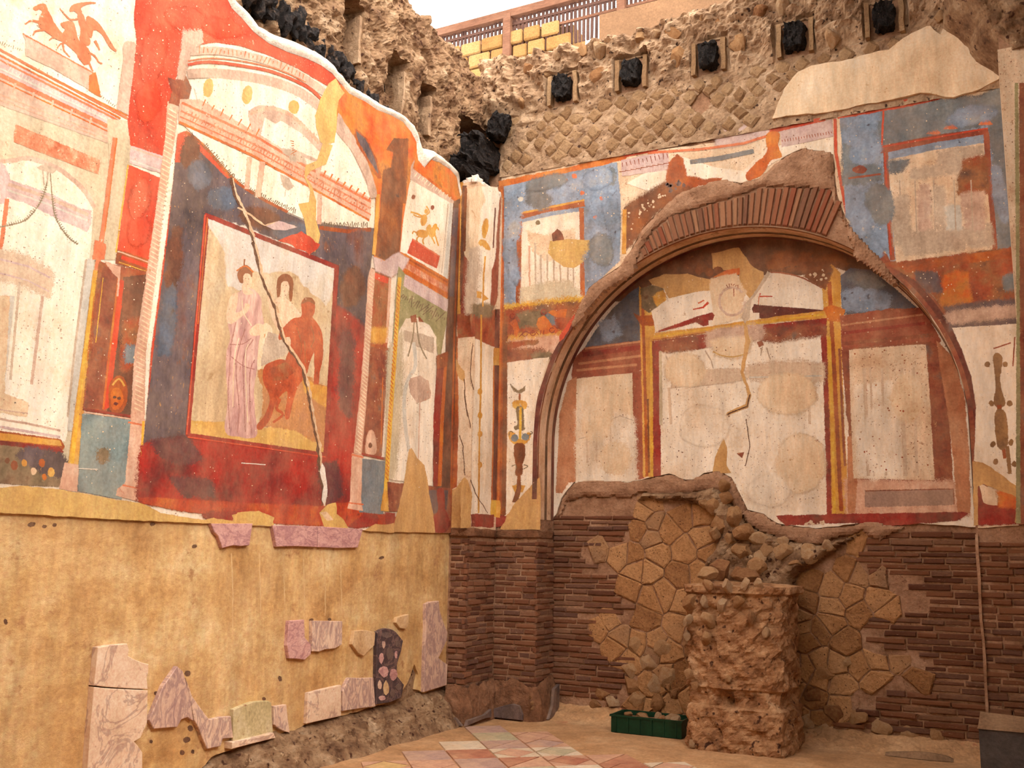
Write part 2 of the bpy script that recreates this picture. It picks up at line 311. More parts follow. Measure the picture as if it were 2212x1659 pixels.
# left wall
bm = bmesh.new(); bm_box(bm, (XL-.6, -3, 0), (XL-.05, YB+.6, 5.3))
wall_left = from_bm('wall_left', bm, MC['rubble'], kind='structure')
led = [onplane('W', p) for p in P('974,1152 966,1480 916,1497 898,1489 903,1457 894,1435 880,1475 862,1507 811,1526 731,1547 659,1565 608,1594 505,1618 459,1634 427,1665 405,1720')]
pts = [Vector((XL-.018, -3, 1.79))] + ragged(led, .03, .012, 3, False) + [Vector((XL-.018, 5.0, .0)), Vector((XL-.018, -3, .0))]
lower_pl = slab('lower_plaster', flat(pts, 'W'), PL['W'][2], .05, MC['plaster_lower'], wall_left)
EDGE = P('500,18 522,40 547,69 580,94 619,112 663,127 692,141 717,159 735,181 753,203 789,221 815,239 844,250 869,264 887,286 898,307 899,325 901,347 916,362 930,344 948,351 970,365 985,383 994,427')
EDGEO = P('512,-8 540,18 566,52 606,72 648,86 692,107 713,122 730,140 745,160 761,180 794,198 825,218 852,232 877,244 902,268 909,294 916,312 924,318 934,320 948,324 967,341 981,352 992,364 999,425')
top = ragged([onplane('L', p) for p in EDGE], .04, .008, 1, False)
pts = [Vector((XL, 1.0, 1.785)), Vector((XL, 1.0, 6.0)), Vector((XL, 4.6, 5.95))] + top + [onplane('L', p) for p in P('974,1152 579,1137')]
fresco_l = slab('fresco_plaster', flat(pts, 'L'), PL['L'][2], .06, MC['cream'], wall_left, label='painted plaster of the left wall with a broken upper edge')
# broken white lime edge: bevelled lip running along the upper rim
bm = bmesh.new(); rows = []
ea = [onplane('L', p) for p in EDGE]; eb = [onplane('L', p) for p in EDGEO]
ea = [Vector((XL, 4.6, 5.95))]+ea; eb = [Vector((XL, 4.62, 6.03))]+eb
A = []; Bq = []
for i in range(len(ea)-1):
    for j in range(5):
        A.append(ea[i].lerp(ea[i+1], j/5)); Bq.append(eb[i].lerp(eb[i+1], j/5))
A.append(ea[-1]); Bq.append(eb[-1])
for k in range(5):
    t = k/4; row = []
    for a, b in zip(A, Bq):
        p = a.lerp(b, t); q = p*1.0
        q.x = XL + .004 + .03*math.sin(t*3.0) - .07*t*t
        q += noise.noise_vector(p*14)*.012*math.sin(t*3.14)
        row.append(bm.verts.new(q))
    rows.append(row)
for r0, r1 in zip(rows, rows[1:]):
    for i in range(len(r0)-1): bm.faces.new((r0[i], r0[i+1], r1[i+1], r1[i]))
from_bm('lime_edge', bm, MC['lime_edge'], wall_left, True)
# rough masonry above it
def edge_z(y):
    zs = [(q.y, q.z) for q in ea]
    if y <= zs[0][0]: return zs[0][1]
    for (y0, z0), (y1, z1) in zip(zs, zs[1:]):
        if y0 <= y <= y1: return z0+(z1-z0)*(y-y0)/max(1e-5, y1-y0)
    return zs[-1][1]
SOCK_L = [(6.55, 6.2, .16, .30), (7.30, 6.02, .13, .3), (7.82, 6.0, .11, .28), (5.6, 6.35, .14, .26)]
def ul(u, v):
    y = 2.2+u*7.1; zt = 6.93 + .05*fbm(Vector((y*2, 3, 1))) - .05*max(0, y-7.5)
    z0 = edge_z(y)-.25; vv = min(1, v/.86); z = z0+(zt-z0)*vv
    p = Vector((XL, y, z))
    b = XL-.11 + .075*lumpy(p, 4.5) + .03*fbm(p*16, 4) + .05*fbm(p*3, 2) + .06*min(1, max(0, (z-z0-.5)/.8))
    for (sy, sz, sw, sh) in SOCK_L:
        dy, dz = abs(y-sy)/sw, abs(z-sz)/sh
        if dy < 1 and dz < 1: b -= .20
    if y > 8.45 and z < 6.25: b -= min(.3, (y-8.45)*.8)
    if v > .86: b -= (v-.86)*4.2; z += .06*fbm(p*6)
    return Vector((b, y, z))
rough('upper_masonry', 300, 96, ul, MC['rubble'], wall_left, smooth=False)

# back wall with the arched opening
def arc(n=48, r=CR, a0=180, a1=0): return [(CX+r*math.cos(R_(a0+(a1-a0)*i/n)), CZ+r*math.sin(R_(a0+(a1-a0)*i/n))) for i in range(n+1)]
out = [(XL, 0), (CX-CR, 0)] + arc() + [(CX+CR, 0), (1.0, 0), (1.0, 6.9), (XL-.02, 6.9)]
wall_back = slab('wall_back', [Vector((x, YB+.012, z)) for x, z in out], PL['B'][2], YN-YB-.012, MC['mortar'], kind='structure')
bm = bmesh.new(); bm_box(bm, (XL-.4, YN+.001, 0), (1.2, YN+.45, 6.6))
wall_niche = from_bm('wall_niche', bm, MC['mortar'], kind='structure')
BEAMX = [-4.10, -3.32, -2.50, -1.66, -.85]; BEAMZ = 6.53
def ub(u, v):
    x = -5.1+u*5.9; zt = 7.0 + .06*fbm(Vector((x*2.1, 1, 5))) + .05*math.sin(x*2.2)
    if x > -2: zt += (x+2)*.25
    z0 = 5.66; vv = min(1, v/.88); z = z0+(zt-z0)*vv
    p = Vector((x, YB, z)); k = min(1, max(0, (z-6.3)/.25))
    d = .012 + .02*fbm(p*9, 4) + k*(.05+.16*lumpy(p, 3.6)+.05*fbm(p*13, 3))
    if z < 6.34 and z > 6.22: d += .03*fbm(p*7)
    for bx in BEAMX:
        dx, dz = abs(x-bx)/.13, abs(z-BEAMZ)/.17
        if dx < 1 and dz < 1: d = -.1
        elif dx < 1.5 and dz < 1.2: d = .01
    if x < -4.87 and z < 6.3: d = -.3
    if abs(x+2.6)+abs(z-6.07)*1. < .12: d = -.10
    y = YB-d
    if v > .88: y += (v-.88)*3.4; z += .05*fbm(p*7)
    return Vector((x, y, z))
rough('upper_masonry', 300, 90, ub, MC['rubble_grey'], wall_back, smooth=False)

# fresco sheets of back wall and niche
bp = P('1083,380 1210,352 1345,330 1400,324 1470,318 1560,305 1664,280 1700,270 1807,253 1900,232 2171,184 2192,200 2200,1135 2112,1140')
hole = P('2108,1000 2099,930 2075,850 2045,765 2000,680 1955,625 1925,590 1900,555 1830,480 1808,420 1800,330 1740,318 1700,335 1640,385 1600,396 1560,385 1470,412 1440,440 1390,490 1360,545 1340,575 1300,600 1270,622 1258,650 1232,702 1206,765 1185,838 1171,910 1166,1000 1164,1080 1167,1143 1085,1146')
pts = [onplane('B', p) for p in bp] + [onplane('B', p) for p in hole]
for p in pts:      # keep the sheet outside the opening
    d = Vector((p.x-CX, 0, p.z-CZ))
    if p.z > CZ and d.length < CR+.004: d.normalize(); p.x = CX+d.x*(CR+.004); p.z = CZ+d.z*(CR+.004)
    elif p.z <= CZ and abs(p.x-CX) < CR+.004: p.x = CX+math.copysign(CR+.004, p.x-CX)
fresco_b = slab('fresco_plaster', flat(ragged(pts, .05, .008, 5), 'B'), PL['B'][2], .03, MC['cream_dirty'], wall_back, label='painted plaster around the arch')
npx = P('1170,470 2140,470 2140,1142 2060,1135 1880,1125 1850,1131 1760,1141 1680,1131 1650,1110 1615,1100 1600,1070 1580,1032 1550,1016 1520,1022 1500,1036 1480,1036 1445,1022 1385,1036 1360,1041 1280,1036 1240,1041 1213,1075 1203,1110 1170,1140')
fresco_n = slab('fresco_plaster', flat(ragged([onplane('N', p) for p in npx], .05, .01, 8), 'N'), PL['N'][2], .03, MC['cream'], wall_niche, label='painted plaster inside the arched niche')

# soffit of the arch: painted strips on the curved reveal
def soffit(y0, y1, mat, r, nm='painted_reveal', zb=1.95):
    bm = bmesh.new(); prof = [(CX-r, zb)] + arc(64, r) + [(CX+r, zb)]
    A = [bm.verts.new((x, y0, z)) for x, z in prof]; B2 = [bm.verts.new((x, y1, z)) for x, z in prof]
    for i in range(len(prof)-1): bm.faces.new((A[i], A[i+1], B2[i+1], B2[i]))
    return from_bm(nm, bm, mat, wall_back, True)
paint('reveal', [(190, 142, 104), (220, 180, 146), (234, 204, 178)], 2.4, wear=(120, 74, 46), wamt=.22, wscale=6)
paint('reveal_dark', [(70, 48, 36), (100, 70, 48), (150, 104, 70)], 8, wear=(190, 140, 100), wamt=.16, wscale=20)
soffit(YB-.004, YN-.02, MC['reveal'], CR-.002)
soffit(YB+.17, YB+.225, MC['reveal_dark'], CR-.004)
soffit(YB+.325, YN-.021, MC['maroon'], CR-.006)
soffit(YB-.004, YB+.02, MC['maroon_mix'], CR-.005)

# corner pilaster (left) and its brick foot
def pil_box(name, a, b, mat, parent=None, **k):
    bm = bmesh.new(); bm_box(bm, a, b); return from_bm(name, bm, mat, parent, **k)
wall_pil = pil_box('wall_pilaster_left', (XL-.02, YP+.014, 0), (XS-.014, YB+.02, 5.40), MC['mortar'], kind='structure')
pil_pl = pil_box('fresco_plaster', (XL-.01, YP, 1.835), (XS, YB-.001, 5.42), MC['cream_dirty'], wall_pil)
bm = bmesh.new()       # broken crown of the pilaster
for k in range(9):
    t = k/8; y = YP+.02+t*(YB-YP-.08); h = .03+.05*abs(fbm(Vector((k*1.7, 2, 3))))
    bm_box(bm, (XS-.06, y-.04, 5.40), (XS-.004, y+.045, 5.42+h))
for k in range(3): bm_box(bm, (XL+.01+k*.06, YP+.005, 5.40), (XL+.075+k*.06, YP+.05, 5.45+.02*k))
bmesh.ops.subdivide_edges(bm, edges=bm.edges, cuts=2, use_grid_fill=True)
for v in bm.verts: v.co += noise.noise_vector(v.co*23)*.012
from_bm('broken_crown', bm, MC['lime_edge'], wall_pil, True)
bm = bmesh.new(); bm_box(bm, (XL-.01, YP-.012, 1.765), (XS+.012, YB, 1.842)); bm_box(bm, (XS+.006, YB-.012, 1.765), (CX-CR+.012, YN-.02, 1.835))
bmesh.ops.subdivide_edges(bm, edges=bm.edges, cuts=6, use_grid_fill=True)
for v in bm.verts: v.co += noise.noise_vector(v.co*18)*.014
from_bm('mortar_ledge', bm, MC['mortar_dark'], wall_pil, True)
# right-hand pilaster
wall_pr = pil_box('wall_pilaster_right', (XRP+.012, YP+.034, 0), (.5, YB+.02, 7.4), MC['mortar'], kind='structure')
pil_pr = pil_box('fresco_plaster', (XRP, YP+.02, 1.835), (.49, YB, 5.75), MC['cream_dirty'], wall_pr)
# walls that close the hall out of view, and what carries the modern roof
pil_box('wall_right', (2.6, 2.5, 0), (3.0, 5.6, 4.7), MC['wall_far'], kind='structure')
pil_box('wall_right_tall', (.30, 5.9, 0), (.8, YB+.4, 7.4), MC['wall_far'], kind='structure')
pil_box('wall_front', (XL-.6, -3.6, 0), (5, -3.2, 5.0), MC['wall_far'], kind='structure')
bm = bmesh.new(); bm_box(bm, (XL-.6, -3.6, -.2), (6, YN+.4, 0))
floor = from_bm('floor', bm, MC['floor_mortar'], kind='structure')
bm = bmesh.new(); bm_box(bm, (XL-.6, -3.6, 5.0), (5, .9, 5.3)); from_bm('ceiling', bm, MC['wall_far'], kind='structure')
pil_box('wall_side', (2.6, -3.6, 0), (3.0, 2.5, 5.0), MC['wall_far'], kind='structure')
pil_box('wall_side_return', (.8, 5.6, 0), (3.0, 5.9, 4.7), MC['wall_far'], kind='structure')
pil_box('wall_above_ceiling', (XL-.6, .7, 5.3), (3.6, .9, 5.6), MC['wall_far'], kind='structure')
pil_box('ceiling_right', (-1.9, 2.2, 7.45), (1.0, YN+.4, 7.65), MC['wall_far'], kind='structure')
# ------------------------------------------------------------------ painted decoration (flat paint in thin coats on the plaster)
SHEET = {'W': lower_pl, 'L': fresco_l, 'B': fresco_b, 'N': fresco_n, 'F': pil_pl, 'S': pil_pl, 'R': pil_pr}
LAY = {k: [] for k in SHEET}
def level(pl, px):
    """coat number: one above the highest earlier coat it overlaps"""
    xs = [p[0] for p in px]; ys = [p[1] for p in px]; b = (min(xs)-4, max(xs)+4, min(ys)-4, max(ys)+4)
    k = 1+max([q[4] for q in LAY[pl] if q[0] < b[1] and q[1] > b[0] and q[2] < b[3] and q[3] > b[2]], default=0)
    LAY[pl].append((*b, k)); return k
STEP = .00005
def smooth_px(p, closed=True, k=4):
    n = len(p); out = []
    rng = range(n) if closed else range(n-1)
    for i in rng:
        g = (lambda j: p[j % n]) if closed else (lambda j: p[max(0, min(n-1, j))])
        a, b, c, d = g(i-1), g(i), g(i+1), g(i+2)
        for s in range(k):
            t = s/k
            out.append(tuple(.5*(2*b[q]+(c[q]-a[q])*t+(2*a[q]-5*b[q]+4*c[q]-d[q])*t*t+(3*b[q]-a[q]-3*c[q]+d[q])*t**3) for q in (0, 1)))
    if not closed: out.append(p[-1])
    return out
def coat(pl, mat, name, px, jit=1.0, sm=False, step=9., feather=3.5):
    ax, v, n = PL[pl]
    if sm: px = smooth_px(px)
    fine = []
    for i in range(len(px)):
        a, b = px[i], px[(i+1) % len(px)]; L = math.hypot(b[0]-a[0], b[1]-a[1]); k = max(1, int(L/step)) if jit else 1
        for j in range(k):
            t = j/k; x, y = a[0]+(b[0]-a[0])*t, a[1]+(b[1]-a[1])*t
            if jit:
                q = noise.noise_vector(Vector((x*.07, y*.07, 1.3)))+noise.noise_vector(Vector((x*.21, y*.21, 4.3)))*(.6 if feather < 6 else 0)
                x += q.x*min(jit, 7); y += q.y*min(jit, 7)
            fine.append((x, y))
    off = n*(.0004+STEP*level(pl, fine))
    bm = bmesh.new(); fl = bm.verts.layers.float.new('fade'); vs_ = [bm.verts.new(onplane(pl, p)+off) for p in fine]
    f = bm.faces.new(vs_); f.normal_update()
    if f.normal.dot(n) < 0: f.normal_flip()
    bmesh.ops.triangulate(bm, faces=[f])
    m_ = len(fine); ar = sum(fine[i-1][0]*fine[i][1]-fine[i][0]*fine[i-1][1] for i in range(m_)); sg = 1 if ar > 0 else -1
    ring_ = []
    for i in range(m_):       # feathered rim
        kk = 1 if feather < 6 else min(3, m_//6+1)
        a, b = fine[(i-kk) % m_], fine[(i+kk) % m_]; dx, dy = b[0]-a[0], b[1]-a[1]; L = math.hypot(dx, dy) or 1
        q = bm.verts.new(onplane(pl, (fine[i][0]+dy/L*sg*feather, fine[i][1]-dx/L*sg*feather))+off); q[fl] = 1.0; ring_.append(q)
    for i in range(m_):
        f2 = bm.faces.new((vs_[i-1], vs_[i], ring_[i], ring_[i-1])); f2.normal_update(); f2.material_index = 1
        if f2.normal.dot(n) < 0: f2.normal_flip()
    o_ = from_bm(name, bm, MC[mat], SHEET[pl]); o_.data.materials.append(MC.get(mat+'_rim', MC[mat])); return o_
def D(pl, mat, name, s, c=0, jit=1.0, sm=False):
    ft = 3.2 if jit < 2.5 else (7 if jit < 4 else 16)
    if 'shade' in name: ft = 16
    if name in ('painted_sky', 'painted_ground', 'painted_rock'): ft = 5
    if name in ('plaster_patch', 'wall_crack', 'paint_loss'): ft = 1.6
    if 'figure' in name or 'face' in name: ft = 1.8
    return coat(pl, mat, name, P(s, c) if isinstance(s, str) else s, jit, sm, feather=ft)
def rib(p, w, w2=None):
    w2 = w if w2 is None else w2; n = len(p); l = []; r = []
    for i in range(n):
        a = p[max(0, i-1)]; b = p[min(n-1, i+1)]; dx, dy = b[0]-a[0], b[1]-a[1]; L = math.hypot(dx, dy) or 1
        h = (w+(w2-w)*i/max(1, n-1))/2; l.append((p[i][0]-dy/L*h, p[i][1]+dx/L*h)); r.append((p[i][0]+dy/L*h, p[i][1]-dx/L*h))
    return l+r[::-1]
def ribn(p, w):
    q = [(a[0], a[1]) for a in along(p, 6)]; n = len(q); l = []; r = []
    for i in range(n):
        a = q[max(0, i-1)]; b = q[min(n-1, i+1)]; dx, dy = b[0]-a[0], b[1]-a[1]; L = math.hypot(dx, dy) or 1
        h = w*.5*(.9+1.3*noise.noise(Vector((q[i][0]*.09, q[i][1]*.09, w)))); h = max(.4, h); o = 2.2*noise.noise(Vector((q[i][0]*.05, q[i][1]*.05, 7)))
        l.append((q[i][0]-dy/L*(h+o), q[i][1]+dx/L*(h+o))); r.append((q[i][0]+dy/L*(h-o), q[i][1]-dx/L*(h-o)))
    return l+r[::-1]
def S(pl, mat, name, w, s, c=0, w2=None, jit=.5, sm=False):
    p = P(s, c) if isinstance(s, str) else s
    if sm: p = smooth_px(p, False)
    w2 = w if w2 is None else w2
    if jit >= 2: return coat(pl, mat, name, ribn(p, w), .6, feather=1.2)
    return coat(pl, mat, name, rib(p, max(.8, w-1.4), max(.5, w2-1.4)), jit, feather=min(2.6, 1+w*.2))
def blob(pl, mat, name, x, y, rx, ry, a=0, n=12, jit=1.0):
    ca, sa = math.cos(a), math.sin(a)
    return coat(pl, mat, name, [(x+rx*math.cos(t)*ca-ry*math.sin(t)*sa, y+rx*math.cos(t)*sa+ry*math.sin(t)*ca) for t in [i*2*math.pi/n for i in range(n)]], jit, feather=26 if name == 'plaster_stain' else 14 if name == 'painted_shade' else (.6 if 'face' in name else 2.5))
def multi(pl, mat, name, polys):
    """many tiny brush marks of one ornament in one mesh"""
    ax, v, n = PL[pl]; off = n*(.0004+STEP*level(pl, [p for q in polys for p in q])); bm = bmesh.new()
    for q in polys:
        f = bm.faces.new([bm.verts.new(onplane(pl, p)+off) for p in q]); f.normal_update()
        if f.normal.dot(n) < 0: f.normal_flip()
    bmesh.ops.triangulate(bm, faces=bm.faces[:])
    return from_bm(name, bm, MC[mat], SHEET[pl])
def along(p, d):
    """points every d px along a polyline with direction"""
    out = []; carry = 0
    for a, b in zip(p, p[1:]):
        L = math.hypot(b[0]-a[0], b[1]-a[1]); t = carry
        while t < L:
            out.append((a[0]+(b[0]-a[0])*t/L, a[1]+(b[1]-a[1])*t/L, (b[0]-a[0])/L, (b[1]-a[1])/L)); t += d
        carry = t-L
    return out
def twist(pl, mat, s, w, c=0, d=9, th=2.4):
    """slanting stripes of a twisted column"""
    q = []
    for x, y, dx, dy in along(P(s, c), d):
        nx, ny = -dy, dx; h = w*.42
        a = (x+nx*h-dx*4, y+ny*h-dy*4); b = (x-nx*h+dx*4, y-ny*h+dy*4)
        q.append(rib([a, b], th))
    multi(pl, mat, 'twist_stripes', q)
def ticks(pl, mat, s, d, l, w, c=0, ang=90, rnd=.4, name='painted_ornament'):
    q = []; r = random.Random(len(s)*7+d)
    for x, y, dx, dy in along(P(s, c), d):
        a = R_(ang+r.uniform(-30, 30)*rnd); ex, ey = dx*math.cos(a)-dy*math.sin(a), dx*math.sin(a)+dy*math.cos(a); k = l*r.uniform(1-rnd, 1+rnd)/2
        q.append(rib([(x-ex*k, y-ey*k), (x+ex*k, y+ey*k)], w, w*.6))
    multi(pl, mat, name, q)
def specks(pl, mat, s, n, rad, c=0, name='paint_flecks', seed=1):
    poly = P(s, c); r = random.Random(seed); xs = [p[0] for p in poly]; ys = [p[1] for p in poly]; q = []
    k = 0
    while len(q) < n and k < n*20:
        k += 1; x, y = r.uniform(min(xs), max(xs)), r.uniform(min(ys), max(ys))
        if inside((x, y), poly):
            R2 = rad*r.uniform(.4, 1.3); a0 = r.uniform(0, 6)
            q.append([(x+R2*r.uniform(.5, 1.2)*math.cos(a0+t*6.283/5), y+R2*r.uniform(.5, 1.2)*math.sin(a0+t*6.283/5)) for t in range(5)])
    if q: multi(pl, mat, name, q)
def inside(p, poly):
    x, y = p; r = False; n = len(poly)
    for i in range(n):
        (x0, y0), (x1, y1) = poly[i-1], poly[i]
        if (y0 > y) != (y1 > y) and x < (x1-x0)*(y-y0)/(y1-y0)+x0: r = not r
    return r

# ---- left wall, far-left bay
D('L', 'greybeige', 'painted_wall', '-300,130 0,222 250,306 238,400 215,560 190,720 160,900 145,1030 -300,1000')
D('L', 'cream', 'painted_arch_opening', '-300,345 0,354 20,346 45,343 75,347 120,362 165,395 188,424 200,446 196,520 188,600 168,760 152,900 140,952 0,940 -300,930')
S('L', 'pinkgrey', 'painted_arch_band', 9, '-40,350 20,348 55,342 85,348 125,364 168,397 190,424 203,448', sm=True)
D('L', 'lilac', 'painted_cornice', '0,352 12,360 22,390 60,402 120,425 175,452 195,455 196,480 188,500 120,470 60,440 15,425 10,440 0,440', jit=2)
S('L', 'pinkgrey', 'painted_band', 7, '18,398 100,425 190,464'); S('L', 'greywhite', 'painted_band', 4, '15,410 100,440 188,476')
S('L', 'orange_line', 'painted_band', 9, '15,430 4,520 -4,560', w2=7)
D('L', 'ghost', 'painted_architecture', '0,545 60,560 110,590 108,640 60,615 0,600', jit=4); S('L', 'lilac', 'painted_moulding', 4, '0,560 60,575 108,600'); S('L', 'lilac', 'painted_moulding', 3, '0,590 60,606 106,630')
S('L', 'greywhite', 'painted_column', 13, '25,640 5,820'); S('L', 'pinkgrey', 'painted_column', 6, '92,640 68,830'); S('L', 'haze', 'painted_column', 5, '42,610 22,820')
D('L', 'cream_warm', 'painted_architecture', '0,640 20,640 8,850 60,870 58,900 0,890', jit=2)
S('L', 'pinkgrey', 'painted_band', 4, '0,905 60,915 130,930'); S('L', 'pinkgrey', 'painted_band', 3, '0,885 60,893'); S('L', 'lilac', 'painted_band', 5, '0,922 130,944')
specks('L', 'haze', '0,480 150,520 120,900 0,900', 70, 2.2, seed=4)
S('L', 'garland', 'painted_garland', 2.4, '105,362 100,400 85,440 55,475 15,487 0,490', sm=True); S('L', 'garland', 'painted_garland', 2.4, '108,362 112,420 120,470 145,510 168,528', sm=True)
ticks('L', 'garland', '100,400 85,440 55,475 0,490', 5, 7, 2); ticks('L', 'garland', '112,420 120,470 145,510 168,528', 5, 7, 2)
D('L', 'haze', 'painted_vase', '80,362 95,356 112,362 122,366 112,374 90,366'); S('L', 'haze', 'painted_vase', 3, '92,366 95,400'); S('L', 'haze', 'painted_vase', 3, '103,368 102,396')
D('L', 'fleck_red', 'painted_relief_panel', '34,270 215,347 211,375 30,306')
# entablature and chariot
D('L', 'lilac', 'painted_entablature', '-300,-40 0,118 262,262 258,285 0,165 -300,30'); D('L', 'pinkgrey', 'painted_entablature', '-300,30 0,168 252,286 246,312 0,226 -300,120')
for w, a, m2 in ((5, '-300,-45 0,108 275,256', 'orange_line'), (4, '-300,-35 0,120 260,256', 'orange'), (4, '0,130 270,268', 'orange_line'), (3, '55,140 275,250', 'orange'), (8, '-300,25 0,162 252,282', 'orange_line'), (3, '-300,34 0,174 250,292', 'orange'), (3, '0,205 246,300', 'pinkstone'), (3, '0,216 246,308', 'pinkstone'), (4, '0,148 255,270', 'greywhite')):
    S('L', m2, 'painted_moulding', w, a)
ticks('L', 'greywhite', '20,150 255,268', 8, 7, 3, rnd=.7); ticks('L', 'pinkstone', '30,190 240,285', 45, 20, 5, ang=80, rnd=.1)
D('L', 'pinkgrey', 'painted_plinth', '250,375 300,420 1050,815 1000,870 1000,1000 640,790 290,620 290,450', 14); D('L', 'orange', 'painted_plinth_side', '1000,850 1065,815 1125,1085 1000,1010', 14)
S('L', 'orange_line', 'painted_moulding', 3, '255,380 1045,820', 14)
for s in ('370,90 420,60 470,45 510,55 530,110 570,190 600,250 640,310 690,370 740,440 720,470 640,440 580,400 520,360 470,320 435,280 440,200 470,130 440,100 400,115',
          '680,265 730,245 790,240 825,270 850,360 870,440 910,480 970,530 1010,600 1010,680 960,720 900,650 830,570 760,510 720,460 700,380 730,330 700,300',
          '880,140 930,170 950,230 970,310 985,400 1010,470 980,510 920,480 890,430 905,340 885,260 870,190',
          '780,125 800,70 870,40 1000,25 1070,35 960,50 900,90 910,140 860,145 830,120', '970,190 1020,200 1090,250 1150,330 1210,430 1270,530 1300,575 1230,530 1160,410 1090,340 1040,340 1020,420 990,380 970,280'):
    D('L', 'orange_line', 'painted_chariot_figure', s, 14, jit=.4, sm=True)
for w, s in ((4, '870,215 790,220 730,170 665,95'), (5, '460,260 400,240 340,235 280,270'), (5, '500,335 430,340 385,360 370,395'), (4, '640,430 590,420 550,450'), (4, '740,480 680,490 640,540'), (4, '1000,590 1060,630 1100,690 1140,715'), (4, '700,500 720,570 780,640'), (4, '860,560 880,640 950,730'), (5, '990,680 1010,740 1040,800'), (6, '1060,460 1090,510 1110,560')):
    S('L', 'orange_line', 'painted_chariot_figure', w, s, 14, w2=w*.5, sm=True)
D('L', 'pinkgrey', 'painted_pillar', '1395,480 1430,465 1490,480 1540,530 1540,580 1505,640 1490,900 1440,1290 1310,1210 1390,640 1380,540', 14)
ticks('L', 'garland', '0,92 50,110', 5, 5, 2, rnd=.8); ticks('L', 'garland', '215,205 250,232', 5, 5, 2, rnd=.8)
# slim gilt columns of this bay
D('L', 'greybeige', 'painted_wall', '232,258 275,262 288,330 278,380 250,560 218,560 240,420')
S('L', 'orange_line', 'painted_column', 9, '248,298 235,400 222,500 212,560 205,610', w2=10); S('L', 'orange', 'painted_column', 3, '252,298 226,500')
S('L', 'greywhite', 'painted_column', 15, '196,560 172,740 153,930'); S('L', 'haze', 'painted_column', 4, '186,560 163,740 146,900')
S('L', 'ochre', 'painted_column', 14, '208,585 190,740 172,880 152,1050', w2=22); S('L', 'yellow', 'painted_column', 6, '204,600 186,745 168,880 150,1040', w2=9); S('L', 'orange', 'painted_column', 3, '215,590 180,880')
D('L', 'orange_line', 'painted_capital', '205,520 228,528 224,560 200,560'); ticks('L', 'yellow', '208,590 180,820', 12, 12, 3, ang=60)
D('L', 'orange_dark', 'painted_frame', '0,932 130,950 138,965 126,985 0,960'); D('L', 'ochre', 'painted_band', '0,936 128,953 132,962 0,950'); D('L', 'red_dark', 'painted_band', '0,953 128,968 136,976 122,978 0,962')
D('L', 'olive', 'painted_still_life', '-200,940 0,962 105,975 132,985 141,1000 139,1040 125,1050 60,1048 0,1042 -200,1035', sm=False); D('L', 'nightshade', 'painted_shade', '60,970 130,984 140,1010 136,1030 90,1015 40,985')
for x, y, r, m2 in ((30, 1005, 9, 'orange_dark'), (52, 1000, 7, 'ochre'), (90, 1000, 8, 'orange_dark'), (110, 1020, 9, 'ochre'), (15, 995, 6, 'brown'), (72, 1018, 7, 'cream_warm'), (95, 1030, 6, 'orange')): blob('L', m2, 'painted_fruit', x, y, r*.7, r)
D('L', 'pinkstone', 'painted_base', '140,1000 168,1005 172,1062 128,1055')
# ---- red bay
D('L', 'red', 'painted_red_field', '290,36 300,-60 470,-60 500,18 522,40 547,69 580,94 619,112 663,127 692,141 717,159 735,181 728,196 700,180 640,145 580,118 520,98 465,90 430,95 405,115 392,140 378,170 384,210 374,240 362,340 283,316 276,262 292,130 296,90')
D('L', 'lilac', 'painted_band', '283,316 362,342 356,376 280,352'); S('L', 'pinkgrey', 'painted_moulding', 4, '284,320 360,346'); S('L', 'greywhite', 'painted_moulding', 3, '281,346 356,372')
D('L', 'red_hot', 'painted_red_panel', '279,358 352,388 330,566 254,540'); S('L', 'yellow', 'painted_frame', 3, '276,356 250,545')
D('L', 'orange_dark', 'painted_beam', '254,540 332,566 329,590 250,568'); S('L', 'red_hot', 'painted_moulding', 8, '262,556 326,578'); S('L', 'pinkstone', 'painted_moulding', 3, '255,543 330,570'); S('L', 'yellow', 'painted_moulding', 2, '256,566 326,590')
D('L', 'rust_mix', 'painted_panel', '214,566 326,590 290,902 179,886'); D('L', 'maroon_mix', 'painted_panel', '222,575 255,585 222,884 182,880'); D('L', 'umber', 'painted_panel', '266,600 322,594 296,860 288,898 232,890')
D('L', 'red_hot', 'painted_stripe', '258,605 266,607 250,750 234,880 224,884 232,780'); S('L', 'orange', 'painted_stripe', 4, '255,600 236,760 222,884'); S('L', 'pinkstone', 'painted_stripe', 4, '258,576 253,640'); D('L', 'pinkstone', 'painted_brace', '225,565 257,578 256,600 245,590')
S('L', 'orange', 'painted_stripe', 2, '203,640 188,780'); S('L', 'yellow', 'painted_stripe', 2, '222,600 206,740')
D('L', 'rust_mix', 'painted_shade', '270,700 300,690 295,780 265,800', jit=4); D('L', 'bluegrey', 'painted_shade', '276,750 292,752 288,780 274,778', jit=3)
D('L', 'orange_dark', 'painted_mask', '236,836 246,818 258,812 268,822 274,846 270,876 258,890 238,884', sm=True); D('L', 'orange', 'painted_mask', '240,848 252,838 262,848 264,870 254,882 242,880', sm=True)
blob('L', 'umber', 'painted_mask', 246, 858, 3, 2); blob('L', 'umber', 'painted_mask', 257, 860, 3, 2); blob('L', 'maroon', 'painted_mask', 249, 873, 4, 2.4); S('L', 'ochre', 'painted_mask', 4, '242,832 256,818 268,834', sm=True)
S('L', 'red_dark', 'painted_moulding', 5, '179,884 288,900'); S('L', 'pinkstone', 'painted_moulding', 3, '180,890 286,906')
D('L', 'teal', 'painted_blue_panel', '178,895 280,908 270,1050 262,1078 168,1060'); blob('L', 'olive', 'painted_shade', 222, 985, 9, 13, jit=3)
